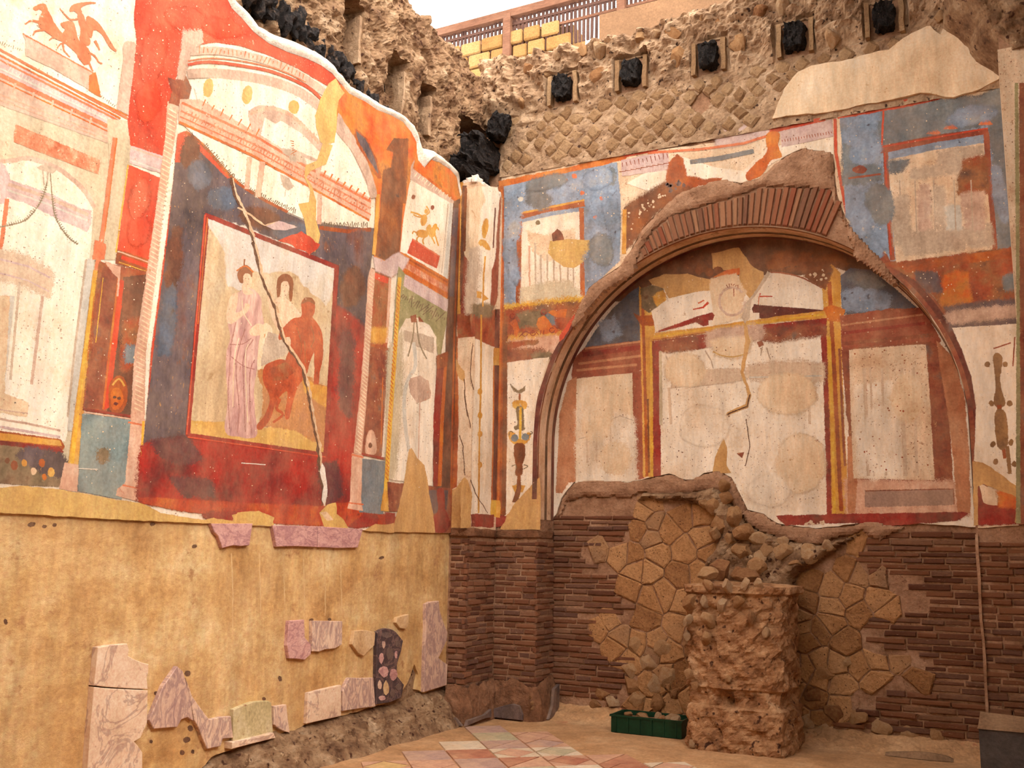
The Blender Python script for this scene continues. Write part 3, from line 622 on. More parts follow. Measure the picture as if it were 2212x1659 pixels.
# twisted column left of the picture
D('L', 'pinkstone', 'painted_column', '362,220 384,226 375,300 352,440 334,600 313,760 310,905 283,902 290,770 316,600 340,430 358,290'); twist('L', 'cream_warm', '372,240 350,430 328,590 303,770 298,895', 22, d=10)
D('L', 'pinkstone', 'painted_pedestal', '284,902 312,906 303,1060 300,1082 250,1070 254,1056 270,1046'); S('L', 'orange_line', 'painted_moulding', 4, '276,912 318,920'); S('L', 'yellow', 'painted_stripe', 5, '309,910 300,1080'); S('L', 'orange_line', 'painted_moulding', 3, '264,1048 302,1056')
D('L', 'maroon_mix', 'painted_capital', '362,168 378,175 398,160 412,190 405,215 385,228 365,222 372,198')
D('L', 'pinkgrey', 'painted_pilaster', '398,40 430,45 436,90 410,110 396,170 385,170 392,110', jit=3)
S('L', 'red', 'painted_stripe', 12, '398,290 384,350 376,420 358,560 340,690 330,760 322,880', w2=8)
# ---- central bay
D('L', 'cream', 'painted_lunette', '420,190 430,176 460,168 520,172 580,182 640,205 700,250 750,305 785,365 800,428 660,360 430,226')
S('L', 'pinkgrey', 'painted_arch_band', 20, '405,160 450,158 520,164 590,178 650,202 712,250 765,318 800,395', sm=True); S('L', 'pinkgrey', 'painted_arch_band', 16, '412,112 470,110 540,122 600,140 650,165 700,200', sm=True); S('L', 'red', 'painted_arch_band', 6, '405,140 450,134 520,142 590,156 660,186 700,220', sm=True); S('L', 'orange_line', 'painted_arch_band', 3, '405,132 450,126 520,132 600,150 660,178', sm=True)
ticks('L', 'fleck_red', '430,108 520,116 600,138 660,168', 9, 12, 3, rnd=.6)
D('L', 'pinkgrey', 'painted_pediment', '536,240 560,228 590,230 620,245 660,275 695,310 690,350 640,335 620,310 600,270 570,252 560,300 545,300', sm=False); S('L', 'pinkstone', 'painted_arch_band', 7, '540,246 580,234 630,250 690,310', sm=True); S('L', 'pinkgrey', 'painted_column', 14, '558,250 552,330')
D('L', 'cream', 'painted_opening', '586,275 605,262 650,290 690,330 688,345 630,318 590,300')
for x, y in ((449, 190), (533, 205)): blob('L', 'patch', 'plaster_patch', x, y, 10, 20, a=.15)
blob('L', 'patch', 'plaster_patch', 634, 231, 11, 14)
D('L', 'pinkstone', 'painted_entablature', '388,216 430,216 560,292 660,355 800,430 796,478 660,400 540,335 386,266')
for w, s, m2 in ((5, '392,222 560,300 660,360 800,436', 'orange_line'), (4, '390,240 560,318 800,450', 'fleck_red'), (5, '386,264 540,334 660,400 796,476', 'orange'), (3, '388,252 560,330 800,464', 'orange_line')): S('L', m2, 'painted_moulding', w, s)
ticks('L', 'orange', '440,222 560,288', 22, 14, 3, rnd=.2); ticks('L', 'orange', '700,375 800,430', 16, 13, 4, rnd=.2); ticks('L', 'fleck_red', '400,245 560,325 790,455', 7, 12, 3, rnd=.8)
D('L', 'nightshade', 'painted_dark_field', '384,292 402,286 440,320 500,388 560,430 620,462 660,480 720,488 806,494 800,560 790,660 775,860 758,1100 690,1108 500,1098 300,1080 306,1000 318,880 340,690 362,520')
D('L', 'red', 'painted_stripe', '384,290 402,284 440,316 500,384 490,384 436,330 398,306 388,350 378,350')
D('L', 'cream', 'painted_opening', '402,276 540,340 660,404 796,480 790,492 720,484 650,470 600,446 540,412 500,386 440,312')
S('L', 'orange_dark', 'painted_border', 6, '400,286 440,316 500,384 560,426 620,458', sm=True); ticks('L', 'olive', '440,312 500,380 560,422 640,458', 4, 8, 2.4, rnd=.9); S('L', 'orange_dark', 'painted_border', 8, '690,492 750,500 800,496'); ticks('L', 'olive', '692,486 795,486', 4, 8, 2.4, rnd=.9)
for x0, y0, x1, y1, w in ((538, 340, 532, 408, 10), (566, 350, 556, 425, 12), (690, 420, 688, 484, 9), (702, 300, 684, 380, 9)): S('L', 'pinkstone', 'painted_column', w, [(x0, y0), (x1, y1)])
D('L', 'haze', 'painted_bird', '604,378 622,386 632,402 622,412 612,402', jit=2); D('L', 'haze', 'painted_bird', '606,322 640,330 660,350 630,346', jit=3); ticks('L', 'orange', '630,305 634,335', 5, 10, 2, rnd=.9); S('L', 'haze', 'painted_bird', 2, '616,410 614,425')
for i, (x, y, rx, ry) in enumerate(((410, 330, 16, 30), (430, 380, 22, 26), (395, 440, 14, 50), (375, 560, 12, 70), (360, 700, 12, 80), (345, 830, 12, 60), (560, 470, 40, 18), (630, 500, 40, 16), (770, 540, 22, 40), (760, 620, 20, 40), (480, 430, 24, 20))):
    blob('L', ('umber', 'bluedark', 'nightshade')[i % 3], 'painted_shade', x, y, rx, ry, a=.1, jit=9)
for i, (x, y, rx, ry) in enumerate(((330, 120, 22, 60), (320, 220, 20, 40), (400, 40, 40, 20), (480, 60, 40, 16), (300, 430, 16, 40), (300, 500, 20, 30))):
    blob('L', 'red_hot' if i % 2 else 'red', 'painted_shade', x, y, rx, ry, a=.2, jit=9)
# crimson lower part of the central field
D('L', 'crimson', 'painted_crimson_field', '308,968 330,955 380,962 405,944 560,965 700,985 708,860 716,700 726,665 750,680 786,716 790,760 778,860 768,960 762,1015 755,1085 690,1096 500,1090 300,1074', jit=5)
D('L', 'plum', 'painted_shade', '330,955 400,946 430,990 390,1000 350,985', jit=6); D('L', 'plum', 'painted_shade', '370,1035 450,1040 460,1070 400,1068', jit=7); D('L', 'plum', 'painted_shade', '740,720 762,740 752,900 735,870', jit=7); D('L', 'plum', 'painted_shade', '690,1010 722,1000 735,1070 705,1090', jit=6)
D('L', 'crimson_orange', 'painted_base_band', '300,1076 500,1088 690,1096 756,1086 790,1108 860,1120 850,1136 700,1134 590,1128 520,1128 470,1112 380,1100 300,1084', jit=3); D('L', 'crimson', 'painted_base_band', '440,1112 520,1108 500,1128 460,1124', jit=4)
# picture
D('L', 'red_dark', 'picture_frame', '443,461 730,575 704,987 402,942', jit=.8); S('L', 'red', 'picture_frame', 4, '444,464 404,940'); S('L', 'orange', 'picture_frame', 2, '446,466 424,700'); S('L', 'red', 'picture_frame', 4, '402,938 703,983')
D('L', 'scene_bg', 'picture_ground', '453,474 723,580 698,976 409,932', jit=.6)
D('L', 'scene_sky', 'painted_sky', '212,85 430,150 700,260 1018,405 1005,560 960,640 860,560 740,420 600,440 480,420 420,560 330,520 310,300 250,200 210,140', 13, jit=6)
D('L', 'scene_ground', 'painted_ground', '85,1440 90,1400 300,1400 560,1440 760,1420 960,1500 945,1590 500,1535 80,1480', 13, jit=4)
D('L', 'scene_rock', 'painted_rock', '520,1060 700,1120 800,1100 900,1150 970,1180 955,1400 945,1560 760,1440 540,1420 560,1200', 13, jit=6)
# three draped and seated figures
D('L', 'robe', 'painted_standing_figure', '400,570 440,540 490,550 535,600 545,680 560,770 590,770 570,830 530,860 520,960 510,1080 495,1180 500,1330 515,1470 470,1500 400,1490 330,1480 310,1420 330,1280 320,1100 320,960 345,860 330,760 330,680 350,600', 13, sm=True)
D('L', 'skin_pale', 'painted_standing_figure', '345,600 390,575 385,650 380,700 430,680 440,640 465,650 455,690 390,740 350,770 322,750 325,680', 13, sm=True); D('L', 'skin_pale', 'painted_standing_figure', '420,540 432,500 420,470 440,445 478,460 476,520 460,545 490,570 440,580', 13, sm=True)
D('L', 'hair', 'painted_standing_figure', '392,470 400,425 440,395 480,425 482,470 470,450 440,445 425,470 425,505 405,500', 13, sm=True); S('L', 'hair', 'painted_standing_figure', 3, '432,400 436,355', 13); S('L', 'orange', 'painted_standing_figure', 3, '385,430 440,400 492,440', 13, sm=True)
D('L', 'skin_pale', 'painted_standing_figure', '470,810 520,770 570,790 555,830 510,845 480,840', 13, sm=True); D('L', 'cream_warm', 'painted_standing_figure', '560,770 610,800 600,900 590,1000 560,1020 520,1060 530,900', 13, sm=True)
for s in ('380,760 350,900 340,1050 330,1200 340,1440', '440,800 400,920 380,1060 400,1300 390,1470', '490,870 430,980 430,1150 440,1460', '500,1000 470,1080 470,1300 480,1470', '350,980 430,1040 500,1060', '340,900 420,900 480,860'): S('L', 'robe_dark', 'painted_fold', 2.2, s, 13, w2=1, sm=True)
for s in ('400,860 370,1000 360,1300', '460,900 440,1000 455,1400', '420,620 430,700 480,780'): S('L', 'cream_warm', 'painted_fold', 2, s, 13, w2=1, sm=True)
D('L', 'skin_pale', 'painted_standing_figure', '630,620 670,580 690,600 740,640 780,690 800,730 760,740 720,740 700,800 660,820 610,720 585,600', 13, sm=True); D('L', 'skin_pale', 'painted_standing_figure', '665,510 690,490 720,510 715,565 690,600 668,570', 13, sm=True)
D('L', 'hair', 'painted_standing_figure', '650,480 700,450 740,480 745,540 735,620 722,600 725,530 705,495 672,505 660,580 645,590', 13, sm=True); D('L', 'haze', 'painted_standing_figure', '590,820 650,840 720,870 700,960 590,1020 540,1040 560,900', 13, jit=3)
D('L', 'skin_red', 'painted_seated_figure', '740,740 800,725 800,650 815,610 860,605 885,640 880,700 870,730 915,790 935,870 935,980 915,1080 905,1180 880,1170 885,1060 880,950 850,1020 830,1090 790,1110 730,1070 700,1000 730,920 725,850 660,870 665,820', 13, sm=True)
D('L', 'skin_red', 'painted_seated_figure', '560,1050 620,1010 690,1000 780,1060 830,1100 780,1160 740,1280 720,1370 695,1360 710,1200 640,1260 600,1370 540,1445 515,1420 570,1350 600,1240 560,1150', 13, sm=True); S('L', 'skin_red', 'painted_seated_figure', 7, '660,1250 640,1310 680,1350 620,1400', 13, w2=4, sm=True)
D('L', 'rust_mix', 'painted_drapery', '600,1060 700,1020 760,1070 700,1120 620,1130', 13, jit=2); D('L', 'hair', 'painted_seated_figure', '800,640 830,605 870,610 886,650 876,640 840,625', 13, sm=True); D('L', 'ochre', 'painted_drapery', '810,1120 880,1160 960,1180 960,1300 900,1260 830,1200', 13, jit=3)
for s in ('770,790 800,900 790,1000', '860,780 880,860 860,920', '820,880 825,1020'): S('L', 'rust_mix', 'painted_fold', 2, s, 13, w2=1, sm=True)
for x, y in ((443, 478), (462, 482), (683, 522), (703, 524)): blob('L', 'ink', 'painted_face', 380+x/2.963, 440+y/2.963, .9, .5, jit=0)
for x, y in ((456, 515), (690, 560)): blob('L', 'robe_dark', 'painted_face', 380+x/2.963, 440+y/2.963, 1.2, .6, jit=0)
for s in ('446,466 728,578', '444,466 404,940', '726,578 702,983', '404,940 702,983'): S('L', 'red_dark', 'picture_frame', 9, s, jit=.8)
S('L', 'red', 'picture_frame', 3, '442,464 402,938'); S('L', 'orange', 'picture_frame', 2, '447,470 426,700'); S('L', 'red', 'picture_frame', 3, '404,944 702,987')
# ---- right-hand bay of the left wall
D('L', 'orange_glow', 'painted_spandrel', '735,184 753,203 789,221 815,239 844,250 869,264 887,286 898,307 898,330 884,380 876,470 868,556 840,568 808,556 812,430 796,380 770,330 735,280 720,245')
D('L', 'pinkgrey', 'painted_arch_band', '730,245 745,270 785,330 808,400 814,425 800,428 790,385 760,325 722,280'); D('L', 'orange_dark', 'painted_panel', '766,278 790,300 812,345 822,385 816,385 795,350 770,310'); D('L', 'nightshade', 'painted_panel', '768,284 786,300 806,340 816,375 800,350 775,305')
D('L', 'brown', 'painted_pillar', '830,330 850,300 880,300 878,360 872,470 866,556 840,566 812,552 822,440'); S('L', 'ochre', 'painted_stripe', 7, '816,420 812,480 806,550'); S('L', 'orange', 'painted_stripe', 5, '872,440 864,550')
D('L', 'orange_glow', 'painted_capital', '820,325 845,330 840,360 822,365', jit=3)
D('L', 'patch', 'plaster_patch', '620,470 650,530 670,555 635,600 625,660 625,740 610,850 560,860 530,850 505,760 500,690 530,590 580,500', 2); D('L', 'patch', 'plaster_patch', '545,850 600,870 560,980 470,1020 440,1060 480,1120 500,1200 500,1320 525,1400 520,1440 495,1505 455,1440 445,1390 430,1300 400,1220 460,1210 470,1140 435,1060 440,990 510,960', 2)
# little white panel with the gilt chariot
D('L', 'pinkgrey', 'painted_cornice', '888,360 895,345 982,420 978,446 900,400 886,386'); D('L', 'orange_glow', 'painted_field', '898,330 905,352 916,364 930,346 948,353 970,367 985,385 992,430 984,436 960,415 893,362')
S('L', 'orange', 'painted_moulding', 5, '893,362 984,434'); ticks('L', 'cream_warm', '897,378 975,432', 9, 9, 2.4, rnd=.1)
D('L', 'cream', 'painted_white_panel', '886,390 972,440 966,500 955,608 864,548 872,470'); S('L', 'greywhite', 'painted_frame', 8, '975,440 960,605'); S('L', 'haze', 'painted_frame', 2, '967,440 953,590'); S('L', 'pinkstone', 'painted_frame', 4, '984,440 968,610')
for x, y, rx, ry, a in ((914, 476, 6, 12, .2), (919, 457, 3.4, 4, 0), (911, 505, 13, 8, .15), (931, 502, 8, 10, -.3), (938, 492, 4, 8, .3), (925, 494, 4, 8, .3)): blob('L', 'ochre', 'painted_chariot_figure', x, y, rx, ry, a)
for w, s in ((4, '912,468 900,462 886,458'), (3, '911,470 900,468 892,464'), (3, '918,466 926,458 920,446'), (3, '938,488 944,492 946,497'), (3, '938,508 942,518 946,531'), (3, '930,510 934,518 938,526'), (3, '916,512 912,520 914,528'), (3, '904,510 899,517 901,524'), (3, '900,504 893,500 890,505')): S('L', 'ochre', 'painted_chariot_figure', w, s, sm=True)
D('L', 'red', 'painted_plinth', '1080,1430 1240,1530 1220,1600 1050,1510', 2); S('L', 'orange_line', 'painted_moulding', 2, '1080,1432 1240,1532', 2)
for x, y in ((892, 426), (933, 449)): blob('L', 'maroon_mix', 'paint_loss', x, y, 3, 4)
D('L', 'orange', 'painted_entablature', '862,545 875,550 968,606 968,646 870,592 860,580'); D('L', 'fleck_red', 'painted_frieze', '862,560 966,620 966,632 864,572'); S('L', 'yellow', 'painted_moulding', 4, '872,594 966,648'); S('L', 'orange_dark', 'painted_moulding', 4, '864,550 966,610')
D('L', 'umber', 'painted_edge_strip', '980,436 992,430 994,470 984,700 976,1000 972,1150 952,1110 962,780 968,620')
S('L', 'nightshade', 'painted_edge_strip', 11, '984,450 974,640', w2=9); S('L', 'orange_dark', 'painted_edge_strip', 4, '992,440 980,720 972,1110')
D('L', 'rust_mix', 'painted_panel', '803,580 842,596 838,700 830,800 815,990 776,980 790,780'); D('L', 'red_hot', 'painted_panel', '806,590 838,602 836,612 806,600'); S('L', 'pinkstone', 'painted_stripe', 5, '842,600 834,740'); D('L', 'ochre', 'painted_shade', '800,715 830,712 826,735 800,735', jit=3)
D('L', 'maroon_mix', 'painted_panel', '796,750 836,760 822,990 776,980'); S('L', 'orange_dark', 'painted_moulding', 5, '796,744 842,756'); S('L', 'orange', 'painted_stripe', 2, '826,815 822,960')
D('L', 'pinkstone', 'painted_mask', '790,980 792,945 800,930 808,940 810,978', sm=True); blob('L', 'umber', 'painted_mask', 799, 962, 3, 5)
S('L', 'red_dark', 'painted_moulding', 5, '776,980 836,992'); D('L', 'bluegrey', 'painted_blue_panel', '782,992 836,998 832,1060 826,1110 776,1106')
D('L', 'pinkstone', 'painted_column', '800,580 808,584 800,700 790,860 779,980 764,978 778,850 788,720 795,600'); twist('L', 'cream_warm', '802,600 796,700 784,860 772,975', 13, d=8, th=2)
D('L', 'pinkstone', 'painted_pedestal', '760,980 780,984 778,1080 782,1102 750,1098 756,1080'); S('L', 'orange_line', 'painted_moulding', 4, '758,982 784,988'); S('L', 'orange_line', 'painted_moulding', 3, '752,1086 784,1090')
D('L', 'lilac', 'painted_capital', '806,556 830,566 860,548 880,560 868,580 845,596 812,584', jit=3)
D('L', 'green', 'painted_green_field', '860,576 872,592 966,648 962,700 948,775 940,730 925,702 900,688 876,688 862,712 856,760 848,740 854,650'); D('L', 'lilac', 'painted_band', '874,594 966,648 964,672 872,618'); ticks('L', 'olive', '866,640 960,690', 5, 16, 3, rnd=.9)
D('L', 'cream', 'painted_arch_opening', '860,720 876,690 900,688 925,704 940,728 938,840 930,1048 840,1034 846,900')
D('L', 'haze', 'painted_architecture', '872,715 936,730 934,762 872,735', jit=2); D('L', 'greybeige', 'painted_shade', '842,760 864,720 862,860 848,1030 838,1030', jit=3)
D('L', 'pinkgrey', 'painted_figure', '880,820 905,810 925,825 930,860 900,870 884,850', jit=4); S('L', 'greywhite', 'painted_band', 7, '892,740 896,790 880,820 872,860 874,920 882,975', sm=True); S('L', 'garland', 'painted_garland', 3, '894,690 890,730 880,770', sm=True); S('L', 'garland', 'painted_garland', 3, '898,690 904,740 920,775', sm=True)
S('L', 'pinkstone', 'painted_stripe', 2, '906,860 902,1000'); specks('L', 'haze', '870,780 930,790 925,1000 850,1000', 30, 2, seed=8); D('L', 'maroon_mix', 'painted_vase', '886,684 896,680 898,696 888,696'); D('L', 'maroon_mix', 'painted_vase', '902,684 914,696 904,694')
S('L', 'yellow', 'painted_column', 7, '862,600 852,760 842,900 832,1060', w2=9); twist('L', 'orange', '860,620 850,760 840,900 834,1040', 7, d=9, th=2); D('L', 'ochre', 'painted_pedestal', '828,1060 840,1062 846,1104 822,1102')
D('L', 'red_dark', 'painted_column', '944,790 958,780 950,900 946,1050 936,1050 936,900'); S('L', 'orange', 'painted_column', 6, '962,770 954,900 948,1050', w2=8); D('L', 'orange_dark', 'painted_capital', '942,770 966,760 964,790 944,796')
D('L', 'maroon_mix', 'painted_base_band', '836,1042 930,1052 970,1056 972,1150 940,1150 930,1100 840,1104'); D('L', 'nightshade', 'painted_base_band', '922,1060 966,1060 962,1100 930,1110'); D('L', 'red_dark', 'painted_drip', '944,1060 956,1060 960,1100 970,1130 960,1148 940,1146 936,1120 946,1100', sm=True)
D('L', 'red_dark', 'painted_base_band', '784,1110 812,1112 812,1130 770,1140 756,1136 780,1118', jit=3); D('L', 'red_dark', 'painted_base_band', '832,1108 852,1110 845,1134 834,1132', jit=2)
# tan repair plaster below and between the paint
D('L', 'patch', 'plaster_patch', '-300,1020 0,1054 50,1050 125,1057 175,1066 250,1080 310,1090 345,1108 400,1118 440,1124 460,1120 505,1126 500,1112 540,1106 560,1110 590,1118 588,1136 300,1124 0,1107 -300,1090', jit=2)
D('L', 'patch', 'plaster_patch', '504,1118 512,1108 558,1104 586,1116 590,1134 500,1130', jit=2); D('L', 'patch', 'plaster_patch', '690,1108 706,1090 724,1086 726,1110 740,1122 752,1142 700,1142', jit=1.5); D('L', 'crack_light', 'plaster_flake', '692,1108 704,1106 718,1122 706,1124', jit=1)
D('L', 'patch_tan', 'plaster_patch', '882,972 888,968 900,990 915,1005 920,1030 926,1075 934,1110 938,1150 846,1148 862,1090 872,1040', jit=1.5); D('L', 'patch_tan', 'plaster_patch', '810,1132 834,1134 848,1130 850,1150 786,1146', jit=1.5)
# the long crack across the picture
CRK = '498,384 505,420 520,450 532,480 545,520 553,556 560,590 575,625 590,660 598,690 606,722 622,752 640,778 652,800 662,840 668,880 676,920 684,960 688,1000 690,1030 698,1060 694,1096'
S('L', 'crack_dark', 'wall_crack', 5, CRK, w2=8, jit=2.5); S('L', 'crack_light', 'wall_crack', 4, [(x+5, y+1) for x, y in P(CRK)], w2=9, jit=2.5); D('L', 'lime_edge', 'wall_crack', '694,1000 700,1010 706,1060 700,1092 694,1080 698,1050 690,1020', jit=1)
S('L', 'crack_light', 'wall_crack', 3, '512,448 540,464 570,488 600,480 640,492', jit=2); D('L', 'lilac', 'paint_loss', '575,488 600,478 640,490 615,498 590,496', jit=2); D('L', 'red', 'paint_loss', '600,520 650,500 690,530 668,548 620,526', jit=4)
S('L', 'lime_edge', 'paint_scratch', 1.6, '520,1000 572,1004'); S('L', 'lime_edge', 'paint_scratch', 1.4, '167,1012 210,1014')

# holes and stains in the lower plaster
for x, y, rx, ry in ((68, 1133, 8, 4), (96, 1137, 4, 3), (118, 1134, 4, 3), (405, 1455, 6, 5), (338, 1498, 4, 4), (403, 1598, 7, 5), (411, 1573, 5, 6), (393, 1626, 4, 5), (416, 1624, 3, 4), (326, 1602, 3, 3), (420, 1180, 5, 3), (330, 1132, 5, 3), (570, 1510, 3, 3), (605, 1466, 3, 5), (672, 1340, 4, 3), (712, 1338, 3, 2), (824, 1205, 5, 2), (12, 1343, 3, 5)):
    blob('W', 'crack_dark', 'plaster_hole', x, y, rx, ry, a=-.3)
for x in (500, 560, 612, 655, 700, 735): S('W', 'plaster_pale', 'plaster_streak', 3, [(x, 1195), (x+3, 1300), (x+2, 1330+(x % 7)*14)], w2=1.5, jit=1.2)
# ---- back wall
paint('salmon', [(168, 96, 60), (192, 124, 84), (206, 148, 110)], 4, wear=(150, 76, 50), wamt=.14)
paint('brickred', [(118, 44, 30), (150, 64, 42), (168, 92, 64)], 4, wear=(190, 130, 90), wamt=.16, wscale=14)
paint('plaque', [(150, 118, 104), (172, 136, 116)], 5, wear=(130, 90, 74), wamt=.16)
def ring(pl, mat, name, r0, r1, a0, a1, zb=None):
    n = 40; ax, v, nn = PL[pl]; bm = bmesh.new(); y = v-(.0004+STEP*level(pl, [(1100, 400), (2160, 1150)]))
    A = []
    if zb and a0 == 180: A.append((CX-r0, zb, CX-r1, zb))
    for i in range(n+1):
        a = R_(a0+(a1-a0)*i/n); w = 1+.25*noise.noise(Vector((a*6, r1, 2)))
        rr = r0+(r1-r0)*w; A.append((CX+r0*math.cos(a), CZ+r0*math.sin(a), CX+rr*math.cos(a), CZ+rr*math.sin(a)))
    if zb and a1 == 0: A.append((CX+r0, zb, CX+r1, zb))
    prev = None
    for q in A:
        c = (bm.verts.new((q[0], y, q[1])), bm.verts.new((q[2], y, q[3])))
        if prev: bm.faces.new((prev[0], prev[1], c[1], c[0]))
        prev = c
    return from_bm(name, bm, MC[mat], SHEET[pl])
D('B', 'orange', 'painted_band', '490,1085 700,1045 900,1003 1250,918 1250,948 900,1038 495,1118', 7, jit=2)
D('B', 'blue', 'painted_blue_panel', '1088,404 1332,352 1340,440 1338,562 1300,598 1270,622 1260,652 1087,668 1086,500')
S('B', 'orange_dark', 'painted_frame', 12, '1116,470 1180,452 1262,440'); S('B', 'orange_dark', 'painted_frame', 11, '1122,478 1119,660', w2=9); S('B', 'orange_dark', 'painted_frame', 10, '1256,450 1258,645'); S('B', 'ochre', 'painted_frame', 4, '1118,462 1262,432'); S('B', 'orange', 'painted_frame', 3, '1128,482 1126,658')
D('B', 'cream', 'painted_opening', '1129,482 1190,468 1250,458 1252,642 1126,657'); D('B', 'cream_dirty', 'painted_drapery', '1140,500 1170,510 1200,505 1240,495 1240,560 1180,560 1150,540', jit=3)
for x in (1143, 1156, 1168, 1182, 1196, 1210, 1226, 1238): S('B', 'pinkstone' if x % 2 else 'haze', 'painted_drapery', 4, [(x, 520+(x % 7)*5), (x+1, 622)], w2=3, jit=1)
D('B', 'greybeige', 'painted_shade', '1128,628 1180,615 1230,612 1252,640 1128,655', jit=3); D('B', 'patch', 'plaster_patch', '800,1440 900,1430 1030,1435 1040,1500 1000,1560 940,1600 880,1592 820,1550 785,1510', 7); D('B', 'maroon_mix', 'paint_loss', '810,1400 840,1370 860,1380 880,1430 815,1440', 7, jit=2)
blob('B', 'olive', 'paint_loss', 1162, 481, 4, 4)
for x, y in ((1176, 428), (1240, 380), (1258, 417), (1222, 390), (1300, 430), (1286, 470), (1125, 430)): blob('B', 'orange_line' if x % 3 else 'greywhite', 'paint_loss', x, y, 4, 4, jit=3)
for x, y, rx, ry in ((1165, 425, 26, 22), (1210, 405, 30, 14), (1316, 380, 12, 14), (1110, 480, 10, 40), (1300, 500, 20, 30), (1290, 560, 24, 20)): blob('B', 'bluegrey' if (x//5) % 2 else 'blue', 'painted_shade', x, y, rx, ry, jit=7)
D('B', 'yellow', 'painted_band', '235,665 700,610 1300,535 1290,600 800,650 230,722', 16, jit=4); D('B', 'rust_mix', 'painted_frieze', '235,722 800,650 1280,600 1200,720 1100,900 1000,1040 235,1100', 16, jit=4); D('B', 'ochre', 'painted_band', '235,1095 500,1060 1000,1010 960,1085 240,1168', 16, jit=4); D('B', 'olive', 'painted_shade', '470,760 700,720 700,900 480,900', 16, jit=9); D('B', 'bluegrey', 'painted_shade', '800,780 900,800 940,860 840,850', 16, jit=9)
for s in ('330,860 400,820 440,950 430,1060 380,1000', '720,820 800,780 900,900 1000,1000 760,1010 700,900', '850,720 1100,690 1080,790 900,780'): D('B', 'orange', 'painted_figure', s, 16, jit=5)
for x, y in ((790, 720), (265, 1050), (530, 1020), (640, 1010), (900, 970), (360, 780)): S('B', 'red_dark', 'painted_scroll', 1.6, [(1050+(x+35*math.cos(a))/6.32, 560+(y+35*math.sin(a))/6.32) for a in [i*.8 for i in range(8)]], jit=.2)
S('B', 'red_dark', 'painted_scroll', 1.4, '455,1060 540,985 590,1010 680,1000 720,1035', 16, sm=True)
for x in (345, 375, 750, 790): S('B', 'red_dark', 'painted_scroll', 1.3, f'{x},970 {x-8},1030', 16)
D('B', 'pinkstone', 'painted_cornice', '240,1168 600,1115 1010,1075 950,1180 860,1335 250,1405', 16, jit=4); D('B', 'maroon_mix', 'painted_cornice', '240,1240 500,1250 900,1290 860,1335 250,1410', 16, jit=5); D('B', 'olive', 'painted_cornice', '640,1330 870,1290 850,1340 640,1370', 16, jit=6); D('B', 'rust_mix', 'painted_cornice', '240,1168 700,1105 700,1130 240,1230', 16, jit=3)
D('B', 'cream', 'painted_white_panel', '668,362 850,338 985,320 940,450 900,600 875,750 868,1000 862,1270 780,1350 720,1430 680,1500 655,1500 665,700', 21)
D('B', 'umber', 'painted_frame', '640,250 668,362 667,700 655,1500 625,1500 632,700 622,250', 21); D('B', 'orange_dark', 'painted_frame', '1078,404 1088,402 1087,668 1090,770 1086,1110 1072,1110 1076,700'); S('B', 'orange', 'painted_frame', 4, '1084,410 1082,700 1076,1110'); S('B', 'brown', 'painted_frame', 9, '1091,700 1091,900 1088,1112')
# candelabrum on the white panel
D('B', 'olive', 'painted_candelabrum', '695,515 720,545 760,570 800,550 808,530 806,565 770,585 730,570', 21, jit=.5); S('B', 'rust_mix', 'painted_candelabrum', 4, '770,590 770,640', 21); D('B', 'ochre', 'painted_candelabrum', '725,650 770,640 815,655 820,690 790,705 745,705 720,680', 21, sm=True, jit=1)
D('B', 'olive', 'painted_candelabrum', '748,700 792,700 800,830 808,850 785,860 760,850 740,855 732,835 755,820', 21, sm=True); S('B', 'yellow', 'painted_candelabrum', 5, '775,690 775,820 772,960 768,1150 762,1360', 21)
D('B', 'ochre', 'painted_candelabrum', '688,880 720,880 760,930 800,930 830,885 850,890 830,940 800,965 740,965 700,930', 21, sm=True, jit=1); blob('B', 'bluegrey', 'painted_candelabrum', 1112, 946, 7, 7); blob('B', 'bluegrey', 'painted_candelabrum', 1135, 944, 7, 7)
D('B', 'brown', 'painted_candelabrum', '738,970 800,970 805,1060 785,1120 790,1180 760,1200 740,1180 745,1120 732,1050', 21, sm=True); D('B', 'ochre', 'painted_candelabrum', '720,1280 760,1270 810,1280 790,1320 740,1330', 21, jit=2); S('B', 'brown', 'painted_candelabrum', 7, '765,1200 762,1300 735,1400', 21, w2=12)
for s in ('710,1130 740,1120 745,1150', '800,1120 830,1130 800,1150', '690,900 700,870 720,880', '840,900 865,880 850,870'): S('B', 'olive', 'painted_candelabrum', 2, s, 21, sm=True)
specks('B', 'haze', '670,370 960,340 870,760 670,900', 24, 1.8, 21, seed=3)
D('B', 'patch_tan', 'plaster_patch', '625,1600 660,1510 690,1480 740,1400 800,1340 870,1262 915,1212 925,1300 922,1600', 21, jit=1.5); D('B', 'red_dark', 'painted_base_band', '568,1495 668,1505 655,1545 630,1575 568,1580', 21, jit=2)
D('B', 'ochre', 'painted_pedestal', '568,1385 622,1390 620,1510 568,1505', 21)
# rings of paint round the arch
ring('B', 'maroon', 'arch_border', CR+.002, CR+.055, 180, 140, 2.15); ring('B', 'maroon_mix', 'arch_border', CR+.003, CR+.11, 50, 0, 1.95); ring('B', 'maroon', 'arch_border', CR+.04, CR+.09, 42, 0, 1.95)
D('B', 'red', 'paint_loss', '1200,760 1230,790 1120,960 1060,1080 1010,1120 1000,1060 1080,930', 16, jit=3)
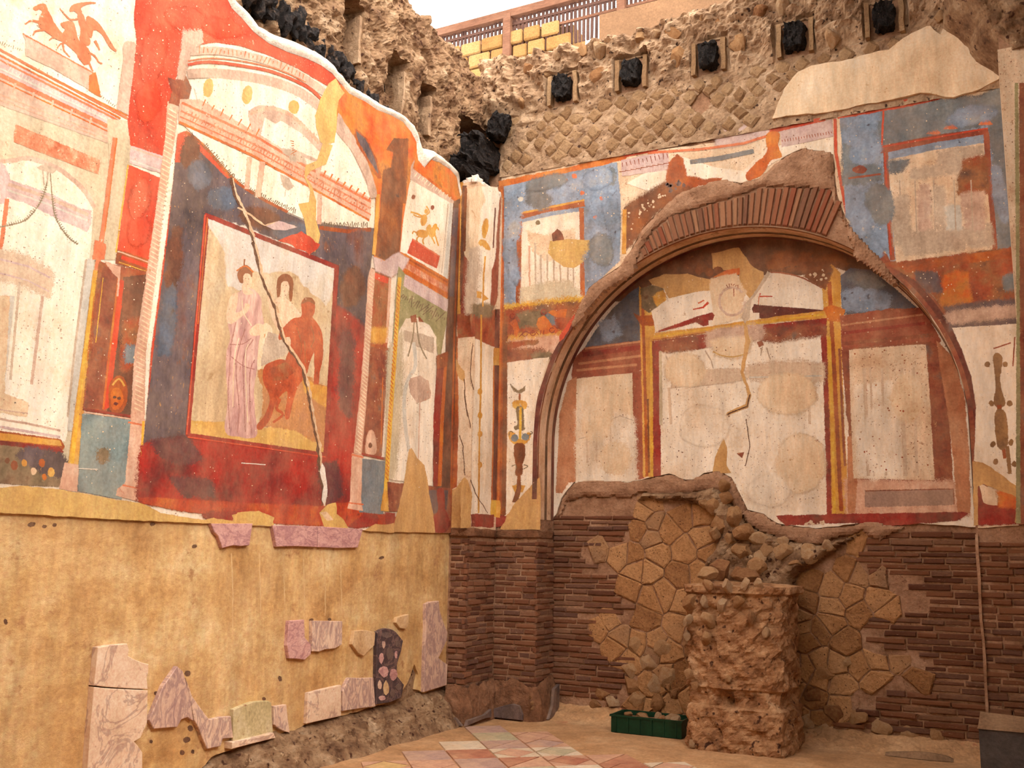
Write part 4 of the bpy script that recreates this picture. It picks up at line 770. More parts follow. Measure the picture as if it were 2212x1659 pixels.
# band above the arch
D('B', 'cream', 'painted_field', '0,1010 110,960 180,920 400,990 560,1010 640,930 700,880 780,860 900,850 1085,810 1090,900 1080,1000 1040,890 900,868 760,940 640,1020 560,1070 430,1060 180,1160 60,1140 -120,1080', 8)
D('B', 'lilac', 'painted_cornice', '1225,960 1500,905 1510,1010 1230,1050', 7, jit=1); ticks('B', 'maroon_mix', '1230,985 1500,930', 9, 11, 2, 7, rnd=.3); ticks('B', 'maroon_mix', '1230,1025 1500,975', 12, 14, 2, 7, ang=10, rnd=.2); S('B', 'red', 'painted_band', 7, '1240,930 1440,890', 7)
D('B', 'lilac', 'painted_cornice', '780,770 1080,705 1085,800 790,865', 8, jit=1); ticks('B', 'brickred', '790,830 1085,780', 6, 6, 2, 8, rnd=.3); S('B', 'red', 'painted_band', 9, '710,775 900,730 1040,700', 8); S('B', 'red', 'painted_frame', 6, '1100,700 1105,900 1140,1100 1170,1270', 8)
D('B', 'lilac', 'painted_cornice', '400,800 560,760 690,740 700,780 560,830 420,860', 8, jit=4); S('B', 'orange_line', 'painted_band', 5, '0,900 300,880 560,845 700,800', 8); S('B', 'bluegrey', 'painted_band', 9, '250,955 430,930 620,890', 8)
D('B', 'orange', 'painted_drip', '700,790 770,780 760,850 785,920 720,940 680,1010 600,1060 580,1030 640,960 700,900', 8, jit=2, sm=True); D('B', 'orange_dark', 'painted_drip', '105,1090 130,960 165,915 200,940 225,1040 330,1060 430,1050 420,1075 300,1090 180,1150 40,1170', 8, jit=3); D('B', 'brown', 'painted_shade', '50,260 250,140 360,60 480,100 560,110 480,140 350,230 250,290 150,420 60,560', 15, jit=4); specks('B', 'cream_warm', '60,280 350,100 400,140 150,350 70,520', 30, 3, 15, seed=5); S('B', 'ochre', 'painted_frame', 8, '35,270 30,620', 15)
specks('B', 'nightshade', '110,1080 200,1060 220,1110 130,1130', 12, 5, 8, seed=6)
# right-hand part
D('B', 'blue', 'painted_blue_panel', '1130,695 1380,650 1720,600 1960,575 2110,505 2130,700 2170,1200 2190,1475 1430,1535 1400,1480 1300,1400 1165,1275 1150,900', 8)
D('B', 'bluegrey', 'painted_blue_panel', '1390,650 1720,602 1960,578 2110,508 2130,700 2170,1200 2190,1475 2060,1485 2040,900 2000,720 1380,850 1370,740', 8, jit=4); D('B', 'bluegrey', 'painted_shade', '1160,860 1370,1000 1370,1050 1160,1080', 8, jit=5)
D('B', 'red', 'painted_band', '1110,665 1400,610 1680,558 1715,582 1500,630 1120,698', 8, jit=2); S('B', 'orange_line', 'paint_loss', 3, '1130,680 1500,600', 8)
S('B', 'red', 'painted_frame', 4, '1385,655 1375,870', 8); S('B', 'brickred', 'painted_frame', 16, '1350,885 1700,815 2000,770', 8, w2=13); S('B', 'red', 'painted_frame', 3, '1350,870 2000,755', 8); S('B', 'brickred', 'painted_frame', 10, '1398,900 1410,1200 1438,1530', 8); S('B', 'brickred', 'painted_frame', 12, '1990,780 2010,1100 2040,1480', 8); S('B', 'red', 'painted_frame', 3, '1392,900 1430,1500', 8)
S('B', 'brickred', 'painted_band', 4, '1180,1050 1370,1025', 8); blob('B', 'brickred', 'paint_loss', 1858, 366, 14, 7, jit=4)
for x, y in ((1680, 770), (1780, 740), (1900, 670), (1985, 715)): D('B', 'orange_line', 'painted_finial', f'{x},{y-40} {x+15},{y-10} {x+40},{y+15} {x-40},{y+20} {x-15},{y-10}', 8, jit=1.5)
D('B', 'cream_dirty', 'painted_opening', '1415,945 1700,885 1972,845 2025,1470 1462,1545', 8)
for s, m2 in (('1425,960 1520,950 1490,1000 1430,1010', 'bluegrey'), ('1720,900 1960,870 1970,960 1830,1000 1720,970', 'haze'), ('1850,960 1980,930 1990,1130 1830,1140', 'rust_mix'), ('1560,1010 1830,960 1830,1000 1560,1050', 'haze'), ('1440,1180 1520,1160 1540,1420 1460,1440', 'haze'), ('1600,1100 1640,1100 1650,1400 1610,1400', 'pinkgrey'), ('1700,1110 1730,1110 1740,1340 1710,1340', 'haze'), ('1500,1390 2010,1330 2020,1430 1520,1490', 'haze'), ('1760,1230 1830,1220 1840,1340 1770,1340', 'greywhite'), ('1850,1150 1960,1140 1970,1330 1880,1330', 'pinkgrey')): D('B', m2, 'painted_architecture', s, 8, jit=5)
for x in (1480, 1570, 1680, 1800, 1900): S('B', 'haze', 'painted_column', 3, f'{x},1060 {x+12},1400', 8)
D('B', 'umber', 'painted_edge_strip', '2105,505 2140,500 2160,800 2200,1480 2180,1500 2150,1000 2120,650', 8, jit=2); S('B', 'red', 'painted_edge_strip', 4, '2105,520 2190,1475', 8)
D('B', 'rust_mix', 'painted_frieze', '985,165 1040,165 1300,130 1687,80 1687,400 1290,430 1240,340 1130,240', 10, jit=3); D('B', 'orange_glow', 'painted_frieze', '1270,260 1330,210 1390,230 1400,360 1280,390', 10, jit=7); D('B', 'orange_dark', 'painted_band', '1040,170 1300,135 1687,90 1687,120 1300,170 1090,205', 10, jit=3); D('B', 'nightshade', 'painted_shade', '1130,220 1230,220 1260,300 1200,300', 10, jit=6); D('B', 'bluegrey', 'painted_shade', '1590,240 1650,220 1660,280 1600,290', 10, jit=5); D('B', 'nightshade', 'painted_cornice', '1290,400 1687,350 1687,470 1320,495', 10, jit=4); D('B', 'pinkgrey', 'painted_cornice', '1290,430 1500,400 1687,390 1687,420 1480,440 1310,460', 10, jit=5)
D('B', 'cream', 'painted_white_panel', '1322,496 1655,476 1687,800 1687,1330 1600,1270 1435,1172 1445,900 1420,740 1370,600', 10); D('B', 'brickred', 'painted_frame', '1655,476 1690,470 1700,1300 1680,800', 10)
D('B', 'bronze', 'painted_candelabrum', '1530,645 1552,625 1572,645 1572,690 1562,760 1575,830 1590,880 1560,900 1535,875 1545,800 1538,720', 10, sm=True, jit=1.5); S('B', 'orange_dark', 'painted_candelabrum', 9, '1560,890 1565,1000 1590,1160', 10, w2=7); D('B', 'bronze', 'painted_candelabrum', '1540,930 1590,930 1600,1090 1555,1100', 10, sm=True)
for x, y in ((1500, 680), (1590, 680), (1520, 880), (1615, 880), (1530, 1090), (1620, 1080), (1540, 1180), (1635, 1190)): blob('B', 'bronze', 'painted_candelabrum', 1500+x/2.369, 500+y/2.369, 5, 5.5, jit=2)
S('B', 'bronze', 'painted_candelabrum', 8, '1600,1100 1615,1240', 10); S('B', 'brickred', 'painted_candelabrum', 3, '1530,600 1620,570', 10); S('B', 'brickred', 'painted_candelabrum', 3, '1640,540 1630,690', 10)
D('B', 'red_dark', 'painted_base_band', '1452,1310 1480,1390 1690,1390 1690,1490 1455,1498', 10, jit=3); D('B', 'orange_glow', 'painted_shade', '1560,1340 1690,1320 1690,1400 1570,1400', 10, jit=4); D('B', 'cream_dirty', 'paint_loss', '1460,1290 1540,1340 1550,1400 1480,1390', 10, jit=3)
D('B', 'patch_tan', 'plaster_patch', '1425,1175 1500,1195 1600,1270 1690,1335 1690,1375 1580,1330 1480,1290 1450,1300 1450,1505 1432,1505', 10, jit=2); D('B', 'patch_tan', 'plaster_patch', '1650,1420 1690,1400 1690,1495 1640,1490', 10, jit=2)
# cream remnant above the right-hand panels
rp_ = [onp(x, y, 1, YB-.035) for x, y in P('730,695 800,520 880,425 960,385 1130,360 1300,315 1420,290 1500,225 1650,150 1720,200 1745,125 1830,118 1980,190 2000,280 2060,335 2110,440 1960,520 1800,570 1700,560 1600,545 1350,600 1100,652', 8)]
rem = ragged(rp_, .06, .012, 2)
for p in rem: p.y = YB-.035
slab('plaster_remnant', rem, PL['B'][2], .09, MC['cream_warm'], wall_back)
# ---- corner pilaster: side face
D('S', 'cream', 'painted_white_panel', '700,130 960,140 985,260 965,900 905,1130 890,1570 690,1600 715,1000 690,600', 20); D('S', 'cream', 'painted_white_panel', '440,172 580,240 575,700 555,1490 410,1490 420,900 440,500', 21)
D('S', 'cream_warm', 'plaster_loss', '640,170 760,130 800,300 740,420 720,900 640,900', 20, jit=3); D('S', 'haze', 'plaster_loss', '650,900 720,880 730,1100 700,1300 690,1620 600,1620 640,1100', 20, jit=4)
D('S', 'brickred', 'painted_frame', '945,1000 985,400 1000,250 985,700 960,1460 885,1659 905,1130', 20, jit=1); S('S', 'maroon', 'painted_frame', 3, '940,380 925,640 915,860', 20); D('S', 'rust_mix', 'painted_band', '405,0 590,-40 585,240 440,172 410,150', 21, jit=2); D('S', 'olive', 'painted_band', '690,1560 890,1560 880,1659 690,1659', 20, jit=4)
S('S', 'maroon', 'painted_column', 10, '602,-40 600,250', 21); S('S', 'ochre', 'painted_column', 14, '600,250 597,380', 21); S('S', 'maroon', 'painted_column', 13, '597,380 594,800 585,1385', 21, w2=13); S('S', 'orange', 'painted_column', 3, '575,380 572,800 560,1385', 21); D('S', 'yellow', 'painted_pedestal', '558,1385 612,1388 608,1505 556,1500', 21)
D('S', 'red_dark', 'painted_base_band', '410,1492 572,1497 572,1580 414,1578', 21, jit=2); D('S', 'patch_tan', 'plaster_patch', '330,1590 330,1300 355,1215 380,1240 410,1330 400,1500 405,1590', 21, jit=1.5)
S('S', 'ochre', 'painted_staff', 3.4, '820,960 800,1200 790,1560', 20); S('S', 'ochre', 'painted_staff', 3.6, '482,0 478,560 468,900 462,1480', 21); D('S', 'ochre', 'painted_staff', '790,600 830,510 850,560 845,640 810,740 790,700', 20, sm=True, jit=.5); D('S', 'ochre', 'painted_staff', '745,780 800,770 850,820 870,880 830,870 790,830 760,830', 20, sm=True, jit=.5); D('S', 'ochre', 'painted_staff', '780,1400 850,1470 800,1490', 20, jit=.5); D('S', 'ochre', 'painted_staff', '725,1380 770,1390 765,1460 725,1450', 20, jit=.5)
for y in (575, 750, 890, 1120): blob('S', 'ochre', 'painted_staff', 900+472/3.455, 680+y/3.455, 4, 6)
S('S', 'crack_dark', 'wall_crack', 1.6, '430,170 410,260 400,450 425,560', 21, jit=1.5); S('S', 'crack_dark', 'wall_crack', 1.8, '355,560 370,700 405,850', 21, jit=1.5); S('S', 'crack_dark', 'wall_crack', 1.4, '400,1230 440,1330 530,1480', 21, jit=1.5); S('S', 'crack_light', 'wall_crack', 3, '655,410 690,450 700,540', 20, jit=1)
# pilaster front face
D('F', 'ochre', 'painted_stripe', '520,80 550,80 545,700 525,1659 485,1659 500,900', 20); D('F', 'umber', 'painted_stripe', '550,120 595,120 570,800 560,1500 530,1659 525,1200', 20); D('F', 'cream_warm', 'painted_stripe', '600,140 665,140 640,800 630,960 575,930', 20); S('F', 'maroon', 'painted_stripe', 3, '655,420 640,880', 20); S('F', 'brown', 'painted_stripe', 5, '590,140 570,900', 20)
D('F', 'brickred', 'painted_panel', '570,960 640,1060 640,1300 625,1659 530,1659 560,1200', 20); D('F', 'red_dark', 'painted_panel', '560,1500 630,1500 625,1659 530,1659', 20); D('F', 'rust_mix', 'painted_panel', '300,0 430,0 430,165 310,180', 21, jit=2)
D('F', 'orange_dark', 'painted_stripe', '290,160 310,175 330,500 305,900 300,1280 262,1300 268,800 285,300', 21); D('F', 'cream_dirty', 'painted_panel', '312,180 430,165 410,500 400,1240 352,1215 305,1290 318,880', 21); D('F', 'patch_tan', 'plaster_patch', '290,320 330,400 357,420 355,500 320,470 300,420', 21, jit=1.5); D('F', 'patch_tan', 'plaster_patch', '250,1320 300,1290 352,1215 352,1600 250,1600', 21, jit=1.5)
S('F', 'crack_dark', 'wall_crack', 2, '320,900 345,980 352,1100 360,1200', 21, jit=1.5); S('F', 'crack_dark', 'wall_crack', 2, '355,480 360,640 380,760', 21, jit=1.5)
# right pilaster
D('R', 'green', 'painted_stripe', '2193,180 2198,180 2206,900 2204,1130 2196,1130 2197,700'); D('R', 'maroon_mix', 'painted_panel', '2203,180 2260,180 2260,1130 2206,1130')
# ---- niche
D('N', 'umber', 'painted_vault_edge', '1280,650 1330,560 1480,500 1650,480 1850,490 2020,600 2060,700 2010,650 1940,610 1880,590 1840,588 1800,575 1760,592 1700,594 1662,588 1640,600 1560,590 1540,604 1480,598 1420,606 1390,625 1370,650')
D('N', 'brown', 'painted_vault_edge', '1180,650 1300,615 1500,625 1700,650 1800,700 1700,720 1660,700 1600,705 1500,770 1450,740 1300,710 1190,730', 15, jit=4)
D('N', 'bluedark', 'painted_blue_panel', '840,695 900,600 1010,460 1120,360 1168,330 1168,655', 9); D('N', 'blue', 'painted_shade', '930,560 1000,520 1040,600 960,640', 9, jit=9)
D('N', 'bluedark', 'painted_blue_panel', '745,230 800,190 900,200 1020,290 1110,370 1150,405 760,425', 10); D('N', 'blue', 'painted_shade', '760,320 850,290 1000,330 980,390 780,400', 10, jit=9); D('N', 'bluegrey', 'painted_shade', '780,230 870,220 960,270 880,280', 10, jit=6)
D('N', 'brickred', 'painted_cornice', '770,770 840,695 1200,650 1220,760 1225,800 1130,840 765,885', 9, jit=2); S('N', 'red_dark', 'painted_moulding', 9, '830,735 1190,690', 9); S('N', 'salmon', 'painted_moulding', 4, '840,700 1190,655', 9); S('N', 'salmon', 'painted_moulding', 5, '800,790 1200,740', 9); S('N', 'salmon', 'painted_moulding', 5, '790,830 1150,795', 9); ticks('N', 'red_dark', '830,735 1190,690', 14, 12, 4, 9, rnd=.2)
D('N', 'salmon', 'painted_frame', '670,1560 690,1100 740,900 790,870 795,1490 740,1500 700,1560', 9); D('N', 'cream_warm', 'painted_opening', '793,882 960,865 1126,850 1140,1480 1000,1490 788,1492', 9); D('N', 'brickred', 'painted_frame', '1126,840 1180,832 1190,1472 1140,1482', 9)
D('N', 'cream', 'painted_opening', '810,1040 1120,1120 1135,1470 800,1480', 9, jit=8)
for x in (850, 905, 990): S('N', 'ghost', 'painted_column', 4, f'{x},1020 {x+4},1380', 9)
S('N', 'haze', 'wall_crack', 1.6, '800,1240 880,1220 960,1140 1050,1100 1130,1130', 9)
D('N', 'ochre', 'painted_column', '1165,330 1200,380 1245,420 1255,640 1248,800 1255,1200 1256,1460 1190,1465 1185,1000 1175,700', 9); S('N', 'orange_dark', 'painted_column', 6, '1185,400 1190,640 1200,1000 1210,1460', 9); S('N', 'yellow', 'painted_column', 5, '1235,660 1238,1000 1240,1460', 9); D('N', 'orange_dark', 'painted_capital', '1130,490 1165,510 1240,500 1255,560 1180,560', 9, jit=1); S('N', 'brown', 'painted_column', 4, '1215,1000 1222,1440', 9)
D('N', 'red_dark', 'painted_frame', '1243,655 1282,690 1285,1000 1290,1455 1252,1462 1250,900', 9, jit=1)
D('N', 'ochre', 'painted_column', '640,210 700,170 745,215 748,500 765,1000 790,1445 690,1450 672,700 655,500', 10); S('N', 'orange_dark', 'painted_column', 8, '690,260 715,700 730,1000 752,1430', 10); S('N', 'yellow', 'painted_column', 6, '690,540 706,1000 716,1440', 10); S('N', 'maroon_mix', 'painted_column', 5, '742,600 760,1000 770,1200', 10); D('N', 'orange', 'painted_capital', '640,400 700,380 770,400 750,460 660,450', 10, jit=1)
D('N', 'red_dark', 'painted_frame', '650,528 672,524 690,1000 700,1450 682,1452 668,900', 10, jit=1)
# pediment fragments over the middle panel
D('N', 'olive', 'painted_scroll_panel', '20,300 110,260 240,260 260,400 160,500 100,530 40,480', 17, jit=2); D('N', 'ochre', 'painted_scroll', '150,370 240,320 270,400 180,460', 17, jit=3)
D('N', 'patch_tan', 'plaster_patch', '100,210 250,152 480,150 600,182 722,205 735,315 600,312 420,362 300,392 250,290 140,250', 17, jit=2); D('N', 'patch_tan', 'plaster_patch', '730,620 940,570 1000,650 1060,740 950,770 740,740', 15, jit=2); D('N', 'patch_tan', 'plaster_patch', '1000,30 1060,0 1150,90 1235,130 1245,200 1190,290 1100,385 1050,330 1000,250 1005,150', 17, jit=2)
for x, y in ((600, 110), (650, 90), (700, 130), (790, 110), (620, 70)): blob('N', 'brown', 'painted_scroll', 1380+x/4.608, 560+y/4.608, 9, 8, jit=2)
D('N', 'orange_glow', 'painted_scroll', '740,180 850,130 990,90 1000,150 860,160', 17, jit=2); D('N', 'cream_warm', 'painted_opening', '725,200 960,150 1000,240 1060,330 1010,440 1060,560 740,650 700,450', 17, jit=3)
D('N', 'cream', 'painted_opening', '130,520 300,400 430,365 700,330 720,450 730,540 560,580 180,720', 17, jit=1); D('N', 'cream', 'painted_opening', '1240,210 1310,135 1450,140 1640,190 1820,280 1830,500 1160,460 1170,380', 17, jit=1)
S('N', 'brickred', 'painted_moulding', 3, '1310,130 1450,140 1640,190 1820,285', 17, sm=True); D('N', 'brown', 'painted_scroll_panel', '1650,170 1760,110 1890,60 1920,120 1850,290 1750,230', 17, jit=3); specks('N', 'cream_warm', '1660,170 1890,70 1850,290', 12, 4, 17, seed=9)
D('N', 'red_dark', 'painted_pediment', '170,725 600,570 730,535 750,560 730,600 690,605 690,650 640,660 570,620 400,670', 17, jit=.6); D('N', 'maroon', 'painted_pediment', '1130,490 1150,455 1250,465 1830,510 1500,560 1230,590 1205,580 1205,530 1140,525', 17, jit=.6)
S('N', 'red', 'painted_bird', 5, '690,430 640,480 540,500', 17, w2=2); S('N', 'red', 'painted_bird', 4, '1210,340 1200,370 1330,370', 17, w2=2); S('N', 'orange_line', 'painted_bird', 2, '1195,370 1190,450', 17); S('N', 'orange_line', 'painted_bird', 3, '590,440 650,410', 17)
D('N', 'ochre', 'painted_band', '130,745 600,690 1000,630 1500,560 1840,520 1870,580 1400,620 1000,680 500,760 135,810', 17, jit=1.5); S('N', 'yellow', 'painted_band', 4, '150,770 1000,655 1840,548', 17); S('N', 'orange_dark', 'painted_band', 2, '140,805 1000,682 1860,590', 17)
D('N', 'red_dark', 'painted_lintel', '140,820 690,745 690,870 640,885 250,915 190,900 180,960 150,960', 17, jit=1.5); D('N', 'maroon_mix', 'painted_lintel', '250,830 540,770 560,870 260,910', 17, jit=5); D('N', 'red_dark', 'painted_lintel', '1225,660 1865,595 1860,740 1700,755 1230,810', 17, jit=1.5); D('N', 'maroon_mix', 'painted_lintel', '1240,720 1700,670 1840,680 1840,730 1240,800', 17, jit=4); D('N', 'maroon_mix', 'painted_bracket', '1180,830 1230,810 1240,850 1200,870', 17)
D('N', 'pinkgrey', 'painted_shade', '690,740 1080,680 1220,670 1220,780 1100,790 900,800 700,860', 17, jit=4); D('N', 'cream_warm', 'painted_shade', '740,820 1100,790 1080,900 960,960 780,930', 17, jit=4)
S('N', 'pinkgrey', 'painted_wreath', 5, [(1380+(930+130*math.cos(a))/4.608, 560+(420+140*math.sin(a))/4.608) for a in [i*.4 for i in range(15)]]); ticks('N', 'brickred', '880,270 930,250 1000,280', 5, 6, 2, 17, rnd=.9); S('N', 'brickred', 'painted_wreath', 1.6, '945,290 945,370', 17); S('N', 'patch', 'painted_wreath', 2.4, '740,920 830,960 960,970 1080,930', 17, sm=True)
for s in ('270,960 300,1040 300,1130', '600,960 560,1060 530,1130', '660,910 720,1010 740,1090', '1230,870 1210,960', '1270,880 1310,1000'): S('N', 'haze', 'painted_garland', 3, s, 17, w2=2)
D('N', 'ghost', 'painted_cornice', '350,1130 700,1110 1000,1105 1020,1200 700,1240 330,1270', 17, jit=3); D('N', 'ghost', 'painted_cornice', '1090,1080 1500,1040 1820,1060 1820,1210 1300,1180 1080,1170', 17, jit=4); S('N', 'greywhite', 'painted_moulding', 3, '1100,1175 1820,1160', 17)
for s in ('300,1280 320,1640', '1690,1220 1700,1640'): S('N', 'ghost', 'painted_column', 5, s, 17)
S('N', 'greybeige', 'painted_column', 6, '215,920 220,1650', 17)
specks('N', 'ink', '1430,760 1580,740 1600,880 1540,1000 1430,1000', 34, 1.6, seed=11); specks('N', 'ink', '1630,760 1780,740 1790,1090 1640,1090', 30, 1.5, seed=12)
# right panel of the niche
D('N', 'brickred', 'painted_cornice', '745,435 1000,400 1170,395 1260,560 1230,600 760,610', 10, jit=2); S('N', 'red_dark', 'painted_moulding', 6, '760,520 1180,470', 10); S('N', 'salmon', 'painted_moulding', 4, '755,480 1170,425', 10); S('N', 'maroon_mix', 'painted_moulding', 7, '760,575 1220,530', 10)
D('N', 'maroon_mix', 'painted_frame', '752,605 1210,565 1250,600 1300,900 1320,1280 1330,1400 800,1410 790,1000', 10, jit=2); D('N', 'pinkstone', 'painted_frame', '780,1280 1320,1290 1400,1445 790,1445', 10, jit=4); D('N', 'salmon', 'painted_frame', '1240,560 1330,660 1380,850 1400,1100 1410,1440 1350,1440 1310,1000', 10, jit=2); D('N', 'salmon', 'painted_frame', '785,1050 800,1050 830,1280 820,1440 788,1440', 10)
D('N', 'cream_dirty', 'painted_opening', '795,608 1000,592 1182,580 1205,900 1226,1270 1000,1265 818,1262 802,900', 10); D('N', 'cream', 'painted_opening', '830,800 1000,780 1040,1000 1050,1250 850,1250', 10, jit=9)
for x, w in ((870, 7), (960, 5), (1060, 8), (1120, 6), (900, 4)): S('N', 'ghost', 'painted_column', w, f'{x},700 {x+20},1250', 10)
D('N', 'plaque', 'painted_plaque', '875,1328 1325,1318 1330,1396 876,1408', 10, jit=.6); S('N', 'maroon_mix', 'painted_plaque_line', 2, '875,1328 1325,1318 1330,1396', 10)
D('N', 'red_dark', 'painted_base_band', '420,1458 690,1450 1000,1446 1350,1438 1400,1445 1340,1478 950,1508 820,1488 700,1490 470,1502', 10, jit=2); specks('N', 'cream_dirty', '580,1480 660,1480 660,1505 560,1505', 10, 5, 10, seed=14)
# crack and tan filler down the middle
D('N', 'patch_tan', 'plaster_patch', '262,470 285,560 250,720 275,790 290,840 272,900 180,935 140,965 160,1000 150,1060 165,1110 165,1200 185,1235 95,1235 105,1160 140,1080 130,965 170,925 262,885 275,840 262,790 238,720 262,560 252,480', 10, jit=1.5)
D('N', 'haze', 'plaster_patch', '375,205 385,215 340,290 290,350 280,440 260,470 245,440 262,370 320,300', 10, jit=1.5); S('N', 'crack_dark', 'wall_crack', 3, '285,835 270,895 180,930 130,962', 10, jit=1); S('N', 'crack_dark', 'wall_crack', 1.2, '265,960 285,1100 262,1200', 10, jit=1)
for x, y in ((455, 1115), (240, 1145), (620, 1080)): D('N', 'maroon_mix', 'paint_loss', f'{x-24},{y-10} {x+14},{y-14} {x+4},{y+14}', 10, jit=1)

for i, (x, y, rx, ry) in enumerate(((1180, 395, 40, 10), (1290, 385, 30, 14), (1320, 460, 12, 40), (1300, 540, 22, 30), (1105, 560, 8, 50), (1870, 330, 30, 20), (1900, 440, 26, 40), (1860, 480, 20, 30), (1880, 540, 20, 24), (2000, 270, 60, 12), (2100, 250, 50, 14), (2160, 420, 10, 60))):
    blob('B', ('bluegrey', 'blue', 'greywhite')[i % 3] if i % 3 != 2 else 'blue', 'painted_shade', x, y, rx, ry, a=-.2, jit=10)
for i, (x, y, rx, ry) in enumerate(((1480, 800, 40, 30), (1520, 920, 50, 40), (1700, 850, 60, 40), (1730, 1000, 50, 60), (1660, 1060, 40, 30), (1290, 900, 30, 50), (1330, 990, 30, 30), (1900, 950, 30, 70), (1960, 860, 30, 50))):
    blob('N', ('cream_warm', 'cream', 'cream_warm')[i % 3], 'painted_shade', x, y, rx, ry, jit=14)

# small losses and stains scattered over the painted plaster
specks('L', 'cream_warm', '290,60 440,20 560,90 400,140 380,300 300,1000 190,1050 170,1040 250,560', 130, 1.6, seed=31, name='paint_loss')
specks('L', 'cream_warm', '390,300 620,470 800,500 760,1090 310,1070', 140, 1.3, seed=32, name='paint_loss')
specks('L', 'umber', '0,0 280,0 250,250 200,900 0,930', 120, 1.2, seed=33, name='paint_stain')
specks('L', 'umber', '420,190 600,190 790,420 780,480 420,280', 70, 1.2, seed=34, name='paint_stain')
specks('L', 'cream_dirty', '800,560 960,620 940,1080 790,1090', 90, 1.4, seed=35, name='paint_loss')
specks('L', 'umber', '455,480 715,585 695,970 415,925', 110, 1.1, seed=36, name='paint_stain')
specks('B', 'cream_warm', '1090,400 1330,355 1330,560 1240,700 1090,760', 120, 1.5, seed=41, name='paint_loss')
specks('B', 'cream_warm', '1820,260 2170,200 2190,700 2050,700 1900,540', 150, 1.6, seed=42, name='paint_loss')
specks('B', 'umber', '1350,340 1800,260 1790,310 1400,420', 70, 1.4, seed=43, name='paint_stain')
specks('B', 'umber', '1100,790 1170,790 1150,1060 1100,1060', 40, 1.2, seed=44, name='paint_stain')
specks('N', 'umber', '1240,820 1400,800 1400,1030 1240,1030', 60, 1.2, seed=45, name='paint_stain')
specks('N', 'rust_mix', '1840,760 2000,750 2010,1020 1850,1020', 90, 2.0, seed=46, name='paint_stain')
specks('N', 'cream_dirty', '1400,600 1800,600 2000,740 1830,760 1400,760', 110, 1.5, seed=47, name='paint_loss')
specks('N', 'umber', '1430,760 1790,740 1790,1100 1640,1090 1560,1010 1430,1010', 120, 1.1, seed=48, name='paint_stain')
# ------------------------------------------------------------------ bricks and stones, piece by piece
def brick_mesh(name, ch=.12):
    """unit brick: x,z in -.5..+.5, front face at y=-.5 chamfered, back at +.5"""
    bm = bmesh.new()
    def rr(y, i): return [bm.verts.new((sx*(.5-i*ix), y, sz*(.5-i*iz))) for sx, sz in ((-1, -1), (1, -1), (1, 1), (-1, 1))]
    ix, iz = .03, ch
    a, b, c = rr(.5, 0), rr(-.2, 0), rr(-.5, 1)
    bm.faces.new(c)
    for A, B in ((a, b), (b, c)):
        for i in range(4): bm.faces.new((A[i], A[(i+1) % 4], B[(i+1) % 4], B[i]))
    bmesh.ops.recalc_face_normals(bm, faces=bm.faces)
    me = bpy.data.meshes.new(name); bm.to_mesh(me); bm.free(); me.materials.append(MC['brick']); return me
BR = []
for k in range(4):
    me = brick_mesh('brick', .1+.04*k)
    for v in me.vertices: v.co += Vector(noise.noise_vector(v.co*3+Vector((k*5, 0, 0))))*Vector((.02, .1, .1)).length*.35
    BR.append(me)
rb = random.Random(3)
def put_brick(parent, ax, face, c0, c1, z0, z1, dep=.035, proud=0.0, mat=None):
    """one brick between c0..c1 along the wall and z0..z1; ax='x' wall faces -y, ax='y' wall faces +x"""
    o = bpy.data.objects.new('brick', rb.choice(BR)); col.objects.link(o); o.parent = parent
    o.scale = ((c1-c0), dep, (z1-z0)); cz = (z0+z1)/2; cc = (c0+c1)/2; pr = proud+rb.uniform(-.009, .010)
    if ax == 'x': o.location = (cc, face+dep/2-pr, cz)
    else: o.location = (face-dep/2+pr, cc, cz); o.rotation_euler = (0, 0, math.pi/2)
    o.rotation_euler.y += rb.uniform(-.012, .012) if ax == 'x' else 0; o.rotation_euler.z += rb.uniform(-.035, .035)
    return o
def courses(parent, ax, face, a, b, z0, z1, h=.0575, lmin=.11, lmax=.24, test=None, proud=0.0):
    n = 0; z = z0; k = 0
    while z+h*.7 < z1:
        c = a + (0 if k % 2 else -rb.uniform(.03, .1)); hh = h*rb.uniform(.86, 1.12)
        while c < b-.012:
            L = rb.uniform(lmin, lmax); c1 = min(b, c+L)
            if b-c1 < .05: c1 = b
            s = max(a, c); m_ = .012
            if c1-s > .03 and (test is None or test((s+c1)/2, z+hh/2)):
                w = .003*math.sin((s+k)*9)
                o = put_brick(parent, ax, face, s+(m_/2 if s > a else 0), c1-(m_/2 if c1 < b else 0), z+w+rb.uniform(.005, .011), z+hh+w-rb.uniform(.004, .009), proud=proud); n += 1
            c = c1
        z += hh; k += 1
    return n
def wtest(pl, poly):
    """keeps pieces whose centre falls inside an outline on that wall"""
    def to2(p): q = onplane(pl, p); return (q.x, q.z) if PL[pl][0] == 1 else (q.y, q.z)
    w = [to2(p) for p in poly]
    return lambda c, z: inside((c, z), w)
ZB0, ZB1 = .30, 1.765
n1 = courses(wall_pil, 'y', XS, YP, YB-.002, ZB0, ZB1)          # side of the corner pilaster
n2 = courses(wall_pil, 'x', YP, XL+.01, XS, ZB0, ZB1, lmin=.09, lmax=.2)
n3 = courses(wall_back, 'x', YB, XS+.004, CX-CR, ZB0, ZB1)      # pier left of the niche
n4 = courses(wall_back, 'y', CX-CR, YB+.004, YN-.01, ZB0, ZB1, proud=.014)       # reveal
n5 = courses(wall_back, 'x', YB, CX+CR, XRP+.005, .12, 1.80)
n6 = courses(wall_pr, 'x', YP+.02, XRP, .45, .45, 1.80)
brickL = P('1195,1050 1300,1045 1345,1052 1378,1085 1352,1100 1354,1160 1316,1170 1270,1180 1272,1240 1352,1240 1352,1320 1274,1330 1274,1400 1352,1418 1352,1510 1200,1500')
